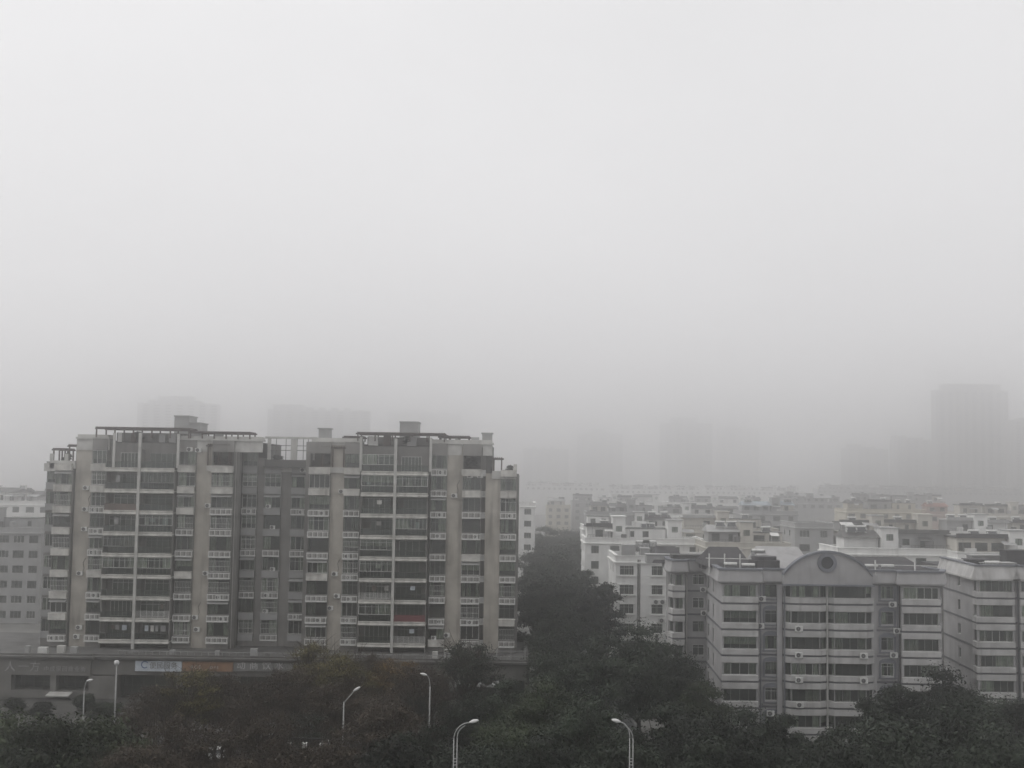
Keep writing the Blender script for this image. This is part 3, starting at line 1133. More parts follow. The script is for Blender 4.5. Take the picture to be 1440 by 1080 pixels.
# curved gable with a round ring window
gx0, gx1 = bx(1101), bx(1226)
gw_, gcx = (gx1 - gx0) / 2, (gx0 + gx1) / 2
gh, zbase = 2.65, 19.75
Rr = (gw_ ** 2 + gh ** 2) / (2 * gh)
ang = math.asin(gw_ / Rr)
arc = [(gcx + Rr * math.sin(-ang + 2 * ang * i / 24), zbase + gh - Rr + Rr * math.cos(-ang + 2 * ang * i / 24)) for i in range(25)]
b = MB()
n = len(arc)
yf, yb = -.42, .25
for i in range(n - 1):
    (xa, za), (xb2, zb) = arc[i], arc[i + 1]
    b.quad((xa, yf, zbase - 1.0), (xb2, yf, zbase - 1.0), (xb2, yf, zb), (xa, yf, za))
    b.quad((xb2, yb, zbase - 1.0), (xa, yb, zbase - 1.0), (xa, yb, za), (xb2, yb, zb))
    b.quad((xa, yf, za), (xb2, yf, zb), (xb2, yb, zb), (xa, yb, za))
b.quad((gx0, yf, zbase - 1), (gx0, yf, zbase), (gx0, yb, zbase), (gx0, yb, zbase - 1))
b.quad((gx1, yf, zbase - 1), (gx1, yb, zbase - 1), (gx1, yb, zbase), (gx1, yf, zbase))
b.build('gable', 'bwall', B)
b = MB()
for i in range(n - 1):
    (xa, za), (xb2, zb) = arc[i], arc[i + 1]
    y0, y1 = yf - .22, yb + .15
    t0, t1 = .02, .3
    b.quad((xa, y0, za + t0), (xb2, y0, zb + t0), (xb2, y0, zb + t1), (xa, y0, za + t1))
    b.quad((xa, y0, za + t1), (xb2, y0, zb + t1), (xb2, y1, zb + t1), (xa, y1, za + t1))
    b.quad((xa, y0, za + t0), (xa, y1, za + t0), (xb2, y1, zb + t0), (xb2, y0, zb + t0))
    b.quad((xa, y1, za + t0), (xa, y1, za + t1), (xb2, y1, zb + t1), (xb2, y1, zb + t0))
b.box(gx0 - .2, gx1 + .2, yf - .3, yf, zbase - 1.15, zbase - .95)
b.build('gable_trim', 'trim', B)
rc = (bx(1162), zbase + 1.55)
b = MB()
for i in range(28):
    a0, a1 = 2 * PI * i / 28, 2 * PI * (i + 1) / 28
    for (ra, ya), (rb2, yb2) in (((.72, yf), (.72, yf - .2)), ((.72, yf - .2), (1.12, yf - .2)), ((1.12, yf - .2), (1.12, yf))):
        b.quad((rc[0] + ra * math.cos(a0), ya, rc[1] + ra * math.sin(a0)), (rc[0] + ra * math.cos(a1), ya, rc[1] + ra * math.sin(a1)),
               (rc[0] + rb2 * math.cos(a1), yb2, rc[1] + rb2 * math.sin(a1)), (rc[0] + rb2 * math.cos(a0), yb2, rc[1] + rb2 * math.sin(a0)))
b.build('ring', 'trim', B)
b = MB()
b.v = [(rc[0] + .72 * math.cos(2 * PI * i / 28), yf - .02, rc[1] + .72 * math.sin(2 * PI * i / 28)) for i in range(28)]
b.f = [tuple(range(28))]
b.m = [0]
b.build('round_window', 'carglass', B)
# sloping dark roofs behind the gable
for px0, px1, y0, y1, z0, z1 in ((1073, 1160, 3, 9, 19.6, 22.6), (1165, 1320, 1.2, 9, 20.1, 21.5), (1004, 1072, 5, 10, 20.2, 22.4), (945, 1000, 19, 24, 19.6, 21.6)):
    b = MB()
    x0, x1 = bx(px0), bx(px1)
    b.quad((x0, y0, z0), (x1, y0, z0), (x1 - 1, y1, z1), (x0 + 1, y1, z1))
    b.quad((x1, y0, z0), (x1, y1 + 5, z0), (x1 - 1, y1, z1))
    b.quad((x0, y1 + 5, z0), (x0, y0, z0), (x0 + 1, y1, z1))
    b.quad((x1, y1 + 5, z0), (x0, y1 + 5, z0), (x0 + 1, y1, z1), (x1 - 1, y1, z1))
    b.build('roof_slope', 'bwall' if px0 == 1073 else 'darkroof', B)
b = MB()   # railing on the flat roof
for px0, px1, y in ((1000, 1075, 4.0),):
    b.tube([(bx(px0), y, 21.35), (bx(px1), y, 21.3)], .05, 5)
    for i in range(4):
        px = px0 + 5 + (px1 - px0 - 8) * i / 3
        b.box(bx(px) - .07, bx(px) + .07, y - .07, y + .07, 19.5, 21.9)
for px in (1234, 1290):
    b.box(bx(px) - .07, bx(px) + .07, .6, .74, 19.5, 21.6)
b.tube([(bx(1230), .67, 21.1), (bx(1322), .67, 21.0)], .04, 5)
b.build('roof_railing', 'whitepaint', B)
b = MB()
n = 14
cxb, cyb = bx(1082), 3
b.prism([(cxb + 1.9 * math.cos(2 * PI * i / n), cyb + 1.9 * math.sin(2 * PI * i / n)) for i in range(n)], 19.5, 21.3)
b.prism([(cxb + 1.5 * math.cos(2 * PI * i / n), cyb + 1.5 * math.sin(2 * PI * i / n)) for i in range(n)], 21.3, 21.75)
b.build('water_tank', 'darkroof', B)
for px, py, Y in ((1123, 884, 143.1), (1123, 921, 143.1), (1214, 922, 143.1), (1123, 956, 143.1), (1214, 957, 143.1), (1124, 991, 143.1), (1206, 993, 143.1), (1255, 850, 144.0),
                  (1261, 887, 144.0), (1256, 921, 144.0), (989, 829, 157.9), (990, 862, 157.9), (1071, 842, 144.0), (1069, 880, 144.0), (1083, 1003, 144.0)):
    aircon(B, bx(px, Y), Y - YB + .02, Zp(px, py, Y) - .3, 0, 1.0)


def heater_meshes():
    t = MB()
    t.tube([(-.8, .25, 1.3), (.8, .25, 1.3)], .2, 12)
    tank = t.mesh('tank', ['white'])
    p = MB()
    for i in range(12):
        x = -.85 + 1.7 * i / 11
        p.tube([(x, -.75, .18), (x, .2, 1.3)], .045, 5)
    tubes = p.mesh('collector_tubes', ['carglass'])
    f = MB()
    for x in (-.85, .85):
        f.tube([(x, -.8, .0), (x, .25, 1.35)], .03, 4)
        f.tube([(x, .45, .0), (x, .25, 1.3)], .03, 4)
    f.box(-.9, .9, -.85, -.78, .1, .18)
    return tank, tubes, f.mesh('stand', ['frame'])


HT, HC, HS = heater_meshes()


def heater(label, x, y, z, rz=0.0, s=1.0):
    o = thing('solar_water_heater', label, 'solar water heater', (x, y, z), rz, 'solar water heaters on the roofs')
    o.scale = (s, s, s)
    put('tank', HT, o)
    put('collector_tubes', HC, o)
    put('stand', HS, o)
    return o


for px, y, dz, lab in ((1056, 1.4, 19.55, 'white solar water heater just behind the grey block eave left of the curved gable'),
                       (1033, 2.5, 19.55, 'solar water heater beside the roof railing post on the grey block, further left'),
                       (1085, 7.5, 20.9, 'solar water heater at the foot of the slope behind the curved gable'),
                       (1232, 1.5, 19.65, 'white solar water heater nearest the right foot of the curved gable'),
                       (1255, 1.5, 19.65, 'white solar water heater second from the right foot of the curved gable'),
                       (981, 17, 19.55, 'solar water heater on the set back left wing of the gabled block')):
    heater(lab, XB + bx(px), YB + y, dz, 0, .95)
for px, y, w, h, m in ((960, 20, 4, 1.0, 'greyblock'), (1000, 15, 5, 1.3, 'roof'), (1045, 13, 3.5, 1.6, 'greyblock'), (1062, 16, 3, 1.9, 'bband'),
                       (1022, 11, 2.4, 1.1, 'darkroof'), (1040, 6, 4, .8, 'roof'), (1285, 5, 3, .9, 'greyblock'), (1255, 7, 5, .9, 'roof')):
    b = MB()
    b.box(bx(px) - w / 2, bx(px) + w / 2, y, y + 2, 19.5, 19.6 + h)
    b.box(bx(px) - w / 2 - .12, bx(px) + w / 2 + .12, y - .12, y + 2.12, 19.6 + h, 19.72 + h)
    b.build('roof_shed', m, B)

# ------------------------------------------------------------------ right edge block
YC = 148.0
XC = X(1373, YC)
Cb = thing('side_block', 'grey six storey block with slit windows in its side wall at right edge', 'apartment building', (XC, YC, 0))
cp = lambda px, Y: (X(px, Y, 880) - XC, Y - YC)
CPATH = [cp(1327, 162.5), cp(1370, 149.5), cp(1374.5, 148), cp(1427, 148), cp(1428, 148.7), cp(1433.5, 148.7), cp(1434.5, 148), cp(1490, 148), cp(1491, 149), cp(1540, 149)]
CK = ['s', 'r', 'g', 'w', 'w', 'w', 'g', 'w', 'w']
cwm = MB()
cc = MB()
ins = [(x + (0.9 if i < 2 else 0.5), y + .9) for i, (x, y) in enumerate(CPATH)]
cc.prism(ins + [(ins[-1][0], 26), (ins[0][0], 26)], 0, 19.3)
cc.build('interior', 'interior', Cb)
cz = [1.95 + 3.0 * k for k in range(7)]
for i, kd in enumerate(CK):
    p, q = CPATH[i], CPATH[i + 1]
    L = (Vector(q) - Vector(p)).length
    ops = []
    for z in cz[:6]:
        if kd in 'gr':
            ops.append((z + .78, z + 2.14, [(.03, L - .03)]))
        elif kd == 's':
            ops.append((z + .8, z + 2.1, [(L * .50, L * .50 + 1.0)]))
    cwm.wallseg(p, q, 0, 19.5, .24, ops)
    for zb, zt, lst in ops:
        for s0, s1 in lst:
            seg_window(Cb, p, q, s0, s1, zb, zt, nc=max(1, round((s1 - s0) / .95)), fr=rng.choice(['frame', 'darkframe', 'whitepaint']))
cwm.build('wall', 'bwall', Cb)
for z in cz[:6]:
    b = MB()
    for seg in (CPATH[1:4], CPATH[6:8]):
        b = MB()
        b.sweep(seg, [(.002, z - .85), (.2, z - .80), (.2, z - .12), (.05, z - .12), (.05, z + .12), (.2, z + .12), (.2, z + .72), (.002, z + .77)])
        b.build('spandrel_band', 'bband', Cb)
    b = MB()
    b.sweep(CPATH, [(0.003, z - .115), (.07, z - .115), (.07, z + .115), (0.003, z + .115)])
    b.build('band_groove', 'groove', Cb)
b = MB()
b.sweep(CPATH, [(0.0, 19.0), (.8, 19.15), (.8, 19.35), (.3, 20.8), (-.1, 20.8), (-.1, 19.05)])
b.build('eave', 'bband', Cb)
b = MB()
b.sweep(CPATH, [(.25, 20.802), (.45, 20.82), (.45, 21.0), (-.15, 21.0), (-.15, 20.802)])
b.build('parapet_coping', 'trim', Cb)
b = MB()
b.prism([(x, y + .4) for x, y in ins] + [(ins[-1][0], 26), (ins[0][0], 26)], 19.3, 19.6)
b.build('roof', 'darkroof', Cb)
b = MB()
b.tube([(CPATH[4][0] + .3, .55, 0), (CPATH[4][0] + .3, .55, 19)], .1, 8)
b.build('drain_pipe', 'trim', Cb)
for px, y, w, h in ((1378, 6, 2.5, 1.5), (1405, 5, 4, 1.2), (1390, 10, 4, 1.8), (1432, 8, 3, 2.6)):
    b = MB()
    x = X(px, YC + y) - XC
    b.box(x - w / 2, x + w / 2, y, y + 2.2, 19.6, 19.6 + h)
    b.box(x - w / 2 - .2, x + w / 2 + .2, y - .2, y + 2.4, 19.6 + h, 19.72 + h)
    b.build('roof_shed', rng.choice(['greyblock', 'darkroof']), Cb)
heater('solar water heater among the sheds on the right edge block roof', X(1396, YC + 3), YC + 3, 19.6, 0, 1.1)

# ------------------------------------------------------------------ white block behind the gabled block
YW = 192.0
XW = X(895, YW)


def slab_block(name, label, px0, px1, Y, depth, zroof, wallm, seed, floors=3, detail=2, cols=None, gap=3.6, pent=True, roofm='roof', side_windows=True,
               pent_h=3.3, x0=None, x1=None):
    """walk-up slab: windowed front and left side, parapet, set-back attic rooms, stair towers, heaters"""
    r = random.Random(seed)
    xa = X(px0, Y, 760) if x0 is None else x0
    xb = X(px1, Y, 760) if x1 is None else x1
    o = thing(name, label, 'apartment building', ((xa + xb) / 2, Y, 0))
    w = xb - xa
    h2 = w / 2
    b = MB()
    b.box(-h2 + .32, h2 - .32, .32, depth, 0, zroof)
    b.build('interior', 'interior', o)
    b = MB()
    n = max(1, int(w / gap))
    pit = w / n
    zs = [zroof - 3.0 * (k + 1) for k in range(floors)]
    ops, ww = [], []
    for i in range(n):
        wd = r.choice((1.5, 1.8, 2.2)) if detail else 1.8
        ww.append((pit * (i + .5) - wd / 2, pit * (i + .5) + wd / 2))
    if cols:
        ww = [((X(a, Y, 850) - xa), (X(c2, Y, 850) - xa)) for a, c2 in cols]
    for z in reversed(zs):
        ops.append((z + .95, z + 2.45, ww))
    b.wallseg((-h2, 0), (h2, 0), 0, zroof + .9, .3, ops)
    sops = []
    if side_windows:
        for z in reversed(zs):
            sops.append((z + 1.0, z + 2.3, [(depth * .25, depth * .25 + 1.2), (depth * .6, depth * .6 + 1.2)]))
    b.wallseg((-h2, depth), (-h2, .31), 0, zroof + .9, .3, sops)
    b.wallseg((h2, .31), (h2, depth), 0, zroof + .9, .3, [])
    b.box(-h2, h2, depth, depth + .3, 0, zroof + .9)
    b.build('wall', wallm, o)
    b = MB()
    b.sweep([(-h2, depth + .3), (-h2, 0), (h2, 0), (h2, depth + .3)], [(.003, zroof - .25), (.3, zroof - .2), (.3, zroof), (.003, zroof + .05)])
    b.sweep([(-h2, depth + .3), (-h2, 0), (h2, 0), (h2, depth + .3)], [(.12, zroof + .9), (.12, zroof + 1.05), (-.4, zroof + 1.05), (-.4, zroof + .9)])
    b.build('cornice', wallm, o)
    b = MB()
    b.box(-h2 + .31, h2 - .31, .31, depth - .01, zroof + .001, zroof + .2)
    b.build('roof', roofm, o)
    for zb, zt, lst in ops:
        for s0, s1 in lst:
            if detail >= 2:
                window(o, -h2 + (s0 + s1) / 2, .12, zb, s1 - s0, zt - zb, 2 if detail > 2 and s1 - s0 < 2.1 else 3, 1, fr='whitepaint' if detail > 2 else r.choice(['frame', 'darkframe', 'whitepaint']), curtain=detail > 2, split=.68 if detail > 2 else None)
            else:
                me, mp = win_mesh(1.8, 1.5, 3, 1, 'darkframe')
                q = put('window', me, o, (-h2 + (s0 + s1) / 2, .12, zb), 0, ((s1 - s0) / 1.8, 1, (zt - zb) / 1.5))
                put('pane', mp, q)
    for zb, zt, lst in sops:
        for s0, s1 in lst:
            window(o, -h2 + .12, depth - (s0 + s1) / 2, zb, s1 - s0, zt - zb, 2, 1, rz=-PI / 2, fr='darkframe', curtain=False)
    if not pent:
        return o, h2
    # clutter on the terraces: sheds, tanks, awnings, aerials
    for _ in range(int(w / 3.2)):
        cx_, cy_ = r.uniform(-h2 + .8, h2 - 2.5), r.uniform(.6, 1.6)
        cw, ch = r.uniform(.5, 2.6), r.uniform(.5, 1.7)
        q = r.random()
        b = MB()
        if q < .45:
            b.box(cx_, cx_ + cw, cy_, cy_ + .9, zroof + .2, zroof + .2 + ch)
            b.build('roof_box', r.choice(['greyblock', 'roof', 'whitepaint', 'darkframe']), o)
        elif q < .65:
            b.quad((cx_, cy_ - .5, zroof + 2.3), (cx_ + cw + 1, cy_ - .5, zroof + 2.25), (cx_ + cw + 1, cy_ + 1.2, zroof + 2.8), (cx_, cy_ + 1.2, zroof + 2.85))
            b.box(cx_ + .05, cx_ + .12, cy_ - .45, cy_ - .38, zroof + .2, zroof + 2.29)
            b.box(cx_ + cw + .85, cx_ + cw + .92, cy_ - .45, cy_ - .38, zroof + .2, zroof + 2.24)
            b.build('tin_awning', r.choice(['greyblock', 'roof', 'whitepaint', 'frame']), o)
        elif q < .8:
            b.prism([(cx_ + .6 * math.cos(PI * i / 5), cy_ + .6 + .6 * math.sin(PI * i / 5)) for i in range(10)], zroof + .9, zroof + 2.1)
            for i in range(4):
                b.box(cx_ + (.35 if i % 2 else -.4), cx_ + (.4 if i % 2 else -.35), cy_ + (.2 if i < 2 else .95), cy_ + (.25 if i < 2 else 1.0), zroof + .2, zroof + .9)
            b.build('water_tank', r.choice(['white', 'frame', 'roof']), o)
        else:
            b.box(cx_, cx_ + .07, cy_ + 1, cy_ + 1.07, zroof + .2, zroof + r.uniform(3, 5.5))
            b.build('aerial', 'frame', o)
    # attic rooms and stair towers along the roof
    x = -h2 + r.uniform(.5, 2)
    k = 0
    while x < h2 - 4:
        lw = min(r.uniform(4.5, 9), h2 - x - .6)
        yb0 = r.choice((2.2, 2.6, 3.2, 4.4))
        ph = pent_h * r.uniform(.72, 1.0)
        b = MB()
        n2 = max(1, int(lw / 2.6))
        wl = []
        for i in range(n2):
            hw = r.choice((.4, .6, .75, 1.05))
            if r.random() < .8:
                wl.append((lw * (i + .5) / n2 - hw, lw * (i + .5) / n2 + hw))
        b.wallseg((x, yb0), (x + lw, yb0), zroof + .2, zroof + .2 + ph, .25, [(zroof + 1.1, zroof + min(2.5, ph - .25), wl)])
        b.box(x, x + .25, yb0 + .25, yb0 + 5, zroof + .2, zroof + .2 + ph)
        b.box(x + lw - .25, x + lw, yb0 + .25, yb0 + 5, zroof + .2, zroof + .2 + ph)
        b.build('attic_room', r.choice([wallm, wallm, 'greyblock', 'creamwall']), o)
        b = MB()
        b.box(x + .26, x + lw - .26, yb0 + .5, yb0 + 4.9, zroof + .21, zroof + .1 + ph)
        b.build('attic_interior', 'interior', o)
        for s0, s1 in wl:
            if lw > 1.6:
                me, mp = win_mesh(1.5, 1.3, 2, 1, 'darkframe')
                q = put('window', me, o, (x + (s0 + s1) / 2, yb0 + .1, zroof + 1.1), 0, ((s1 - s0) / 1.5, 1, (min(2.5, ph - .25) - 1.1) / 1.3))
                put('pane', mp, q)
        zt = zroof + .2 + ph
        b = MB()
        st = r.random()
        if st < .45:
            b.box(x - .35, x + lw + .35, yb0 - .7, yb0 + 5.2, zt, zt + .22)
            b.box(x - .2, x + lw + .2, yb0 - .5, yb0 - .3, zt + .22, zt + .7)
        elif st < .8:
            b.quad((x - .4, yb0 - .8, zt - .1), (x + lw + .4, yb0 - .8, zt - .1), (x + lw, yb0 + 2.5, zt + 1.1), (x, yb0 + 2.5, zt + 1.1))
            b.quad((x + lw + .4, yb0 + 5.4, zt - .1), (x - .4, yb0 + 5.4, zt - .1), (x, yb0 + 2.5, zt + 1.1), (x + lw, yb0 + 2.5, zt + 1.1))
            b.quad((x - .4, yb0 + 5.4, zt - .1), (x - .4, yb0 - .8, zt - .1), (x, yb0 + 2.5, zt + 1.1))
            b.quad((x + lw + .4, yb0 - .8, zt - .1), (x + lw + .4, yb0 + 5.4, zt - .1), (x + lw, yb0 + 2.5, zt + 1.1))
            b.quad((x - .4, yb0 - .8, zt - .1), (x - .4, yb0 + 5.4, zt - .1), (x + lw + .4, yb0 + 5.4, zt - .1), (x + lw + .4, yb0 - .8, zt - .1))
        else:
            b.box(x - .1, x + lw + .1, yb0 - .1, yb0 + 5.1, zt, zt + .15)
        b.build('attic_roof', roofm if roofm != 'roof' else r.choice(['darkroof', 'roof', 'greyblock']) if st < .8 else 'roof', o)
        for _ in range(r.choice((0, 1, 1, 2))):
            hx = x + r.uniform(.8, max(.9, lw - .8))
            e = MB()
            zz = zt + (.22 if st < .45 else .15 if st >= .8 else .8)
            e.tube([(hx - .95, yb0 + 1.3, zz + .9), (hx + .95, yb0 + 1.3, zz + .9)], .2, 8)
            for sx in (-.8, .8):
                e.box(hx + sx - .04, hx + sx + .04, yb0 + .5, yb0 + 1.4, zz - .1, zz + .72)
            e.quad((hx - .9, yb0 + .3, zz + .1), (hx + .9, yb0 + .3, zz + .1), (hx + .9, yb0 + 1.15, zz + .8), (hx - .9, yb0 + 1.15, zz + .8), mi=1)
            e.build('solar_water_heater', ['white', 'carglass'], o)
        # terrace railing in front of the room
        if r.random() < .6:
            e = MB()
            e.box(x, x + lw, .9, .95, zroof + 1.5, zroof + 1.56)
            for i in range(int(lw / .6) + 1):
                e.box(x + i * .6 - .02, x + i * .6 + .02, .905, .945, zroof + .2, zroof + 1.5)
            e.build('terrace_railing', r.choice(['frame', 'darkframe']), o)
        x += lw
        if r.random() < .65 and x < h2 - 4:
            b = MB()
            sw, sh = r.uniform(2.6, 3.4), r.uniform(4.0, 5.2)
            b.wallseg((x + .2, 1.6), (x + sw, 1.6), zroof + .2, zroof + sh, .25, [(zroof + 2.2, zroof + 3.3, [(sw / 2 - .7, sw / 2 + .5)])])
            b.box(x + .2, x + sw, 1.86, 5.5, zroof + .2, zroof + sh)
            b.build('stair_tower', wallm, o)
            me, mp = win_mesh(1.2, 1.1, 2, 1, 'darkframe')
            q = put('window', me, o, (x + .2 + sw / 2 - .1, 1.75, zroof + 2.2))
            put('pane', mp, q)
            b = MB()
            b.box(x, x + sw + .2, 1.3, 5.7, zroof + sh, zroof + sh + .2)
            b.build('stair_tower_cap', r.choice([wallm, 'greyblock']), o)
            x += sw + .2
        else:
            x += r.uniform(.3, 2)
        k += 1
    return o, h2


# the white block with cross-mullioned windows, left of the gabled block
wb, wh = slab_block('white_block', 'white walled six storey block with cross mullioned windows left of the gabled block', 866, 1010, YW, 13, 17.6, 'wwall', 3,
                    floors=5, detail=3, cols=((871, 891), (916, 932), (945, 960)), pent=False)
b = MB()
wx = lambda px: X(px, YW, 850) - wb.location.x
b.tube([(wx(897), -.12, 0), (wx(897), -.12, 18)], .11, 8)
b.tube([(wx(899.5), -.1, 0), (wx(899.5), -.1, 18)], .07, 8)
b.build('drain_pipe', 'darkframe', wb)
for px, py in ((923, 847), (932, 847), (931, 873), (925, 899)):
    aircon(wb, wx(px), 0, Zp(px, py, YW) - .3, 0, 1.25)
for k in range(5):
    z = 17.6 - 3 * (k + 1)
    b = MB()
    for a, c2 in ((871, 891), (916, 932)):
        b.box(wx(a) - .25, wx(c2) + .25, -.32, -.003, z + .75, z + .95)
        b.box(wx(a) - .2, wx(c2) + .2, -.22, -.003, z + 2.45, z + 2.58)
    b.build('window_sill', 'wwall', wb)
b = MB()
b.box(wx(902), wx(914), 1.2, 4.5, 17.8, 19.6)
b.box(wx(901), wx(915), 1.0, 4.8, 19.6, 19.75)
b.build('roof_shed', 'greyblock', wb)
b = MB()
b.box(wx(874), wx(893), -.1, 1.6, 18.66, 20.3)
b.build('terrace_screen', 'greyblock', wb)
for px, lab in ((905, 'white solar water heater on the roof edge of the white walled block, left one'), (914, 'white solar water heater on the white walled block roof, nearer the gabled block'),
                (941, 'solar water heater lying between the white block and the gabled wing')):
    heater(lab, X(px, YW + 3), YW + 4, 18.9 if px < 920 else 17.8, 0, 1.3)

# rows of walk-up blocks going back into the fog
ROWS = (
    ('white_block', 'bright white block with gable end above the trees beside the leafy street', 823, 990, 240, 12, 17.9, 'wwall', 21, 4, 2, 3.4, 'roof'),
    ('white_block', 'off white block with attic rooms behind the dark roof left of the curved gable', 992, 1112, 228, 12, 18.0, 'creamwall', 22, 2, 2, 3.4, 'roof'),
    ('white_block', 'white block with a stair tower right behind the curved gable', 1178, 1345, 205, 12, 18.6, 'wwall', 36, 2, 2, 3.6, 'roof'),
    ('white_block', 'white block with attic terraces behind the right edge block', 1347, 1475, 200, 12, 18.4, 'wwall', 25, 2, 2, 3.6, 'roof'),
    ('grey_block', 'plain grey block with small square windows behind the curved gable', 1118, 1172, 262, 14, 20.6, 'greyblock', 26, 3, 2, 2.9, 'roof'),
    ('pale_block', 'pale block just right of the plain grey block, one row behind the stair tower block', 1178, 1330, 262, 12, 19.0, 'creamwall', 27, 2, 1, 3.6, 'roof'),
    ('pale_block', 'pale block at the right edge in the row behind the attic terraces', 1333, 1490, 258, 12, 19.4, 'wwall', 28, 2, 1, 3.6, 'roof'),
    ('pale_block', 'white block in the second row from the leafy street', 820, 955, 292, 12, 18.2, 'wwall', 29, 2, 1, 3.6, 'roof'),
    ('pale_block', 'pale block in the second row, right of the one nearest the leafy street', 960, 1095, 285, 12, 18.3, 'creamwall', 30, 2, 1, 3.6, 'roof'),
    ('pale_block', 'hazy white block in the third row from the leafy street', 824, 920, 392, 12, 18.6, 'greyblock', 31, 2, 1, 3.6, 'roof'),
    ('pale_block', 'hazy pale block in the third row, middle', 925, 1040, 388, 12, 18.4, 'wwall', 32, 2, 1, 3.6, 'roof'),
    ('blue_roofed_block', 'hazy block with a blue grey tin roof in the third row', 1043, 1122, 370, 14, 20.2, 'greyblock', 33, 2, 1, 3.6, 'bluetin'),
    ('yellow_block', 'long yellowish block fading into the fog at right', 1190, 1302, 400, 14, 20.5, 'yellowwall', 34, 1, 1, 3.6, 'darkroof'),
    ('pink_block', 'pinkish block fading into the fog right of the yellowish one', 1303, 1345, 396, 14, 20.0, 'pinkwall', 35, 1, 1, 3.6, 'brick'),
    ('pale_block', 'hazy pale block at the far right of the fourth row', 1350, 1490, 385, 14, 20.0, 'creamwall', 23, 1, 1, 3.6, 'roof'),
    ('pale_block', 'faint white block in the fourth row from the leafy street', 836, 935, 545, 12, 18.8, 'wwall', 37, 1, 1, 3.8, 'roof'),
    ('pale_block', 'faint pale block in the fourth row, middle', 940, 1080, 540, 12, 19.0, 'wwall', 38, 1, 1, 3.8, 'roof'),
    ('yellow_block', 'small yellowish house at the far end of the leafy street', 768, 802, 560, 12, 16.5, 'yellowwall', 39, 3, 1, 3.4, 'roof'),
    ('pale_block', 'faint pale block at the end of the leafy street, right of the yellowish house', 804, 834, 575, 12, 18.5, 'greyblock', 40, 3, 1, 3.4, 'roof'),
    ('pale_block', 'faint grey block behind the grey blue tin roof', 1090, 1185, 550, 12, 20.0, 'greyblock', 41, 1, 1, 3.8, 'roof'),
    ('pale_block', 'faint pale block behind the yellowish one, near the towers', 1200, 1330, 570, 12, 20.5, 'greyblock', 42, 1, 1, 3.8, 'roof'),
    ('pale_block', 'ghostly pale block on the skyline right of the apartment block', 738, 850, 960, 14, 22.0, 'wwall', 43, 1, 1, 4, 'roof'),
    ('pale_block', 'ghostly pale block on the skyline above the middle roofs', 856, 985, 940, 14, 20.5, 'wwall', 44, 1, 1, 4, 'roof'),
    ('pale_block', 'ghostly pale block on the skyline left of the faint towers', 992, 1130, 950, 14, 20.8, 'wwall', 45, 1, 1, 4, 'roof'),
    ('pale_block', 'ghostly long block on the skyline below the right towers', 1150, 1440, 980, 14, 22.5, 'greyblock', 46, 1, 1, 4, 'roof'),
    ('pale_block', 'white block with a column of small windows between the apartment block and leafy street', 690, 752, 310, 16, 23.0, 'wwall', 47, 6, 2, 3.1, 'roof'),
    ('pale_block', 'grey white six storey block behind the left end of the apartment block', -90, 58, 245, 14, 18.0, 'greyblock', 48, 6, 2, 2.9, 'roof'),
    ('pale_block', 'hazy block roof above the pale block at the left edge', -70, 70, 330, 14, 21.0, 'wwall', 49, 2, 1, 3.6, 'roof'),
)
for nm, lab, p0, p1, Y, dep, zr_, wm, seed, fl, det, gap, rm_ in ROWS:
    slab_block(nm, lab, p0, p1, Y, dep, zr_, wm, seed, fl, det, None, gap, roofm=rm_, pent=seed not in (47, 26), side_windows=det == 2)


# ------------------------------------------------------------------ towers in the fog
def tower(label, px0, px1, ytop, Y, m, steps=(), bays=5):
    xa, xb = X(px0, Y, 620), X(px1, Y, 620)
    z = Zp((px0 + px1) / 2, ytop, Y)
    o = thing('tower_block', label, 'tower block', ((xa + xb) / 2, Y, 0))
    w = xb - xa
    b = MB()
    nb = bays
    for i in range(nb):            # ribs and recesses
        x0 = -w / 2 + w * i / nb
        x1 = -w / 2 + w * (i + 1) / nb
        b.box(x0, x0 + (x1 - x0) * .45, 0 if i % 2 else 1.2, 18, 0, z - (0 if 0 < i < nb - 1 else 2.5))
        b.box(x0 + (x1 - x0) * .45, x1, 2.2, 18, 0, z - 3)
    for s0, s1, dz in steps:
        b.box(-w / 2 + w * s0, -w / 2 + w * s1, 3, 15, z - 4, z + dz)
    b.build('wall', m, o)
    fl = int(z / 3)
    b = MB()
    for k in range(4, fl):
        for i in range(nb):
            x0 = -w / 2 + w * (i + .45) / nb
            x1 = -w / 2 + w * (i + 1) / nb
            if k * 3 + 2.4 < z - 3:
                b.box(x0 + .3, x1 - .3, 2.12, 2.2, k * 3 + .8, k * 3 + 2.3)
    wo = b.build('windows', 'carglass', o)
    wo['kind'] = 'stuff'
    return o


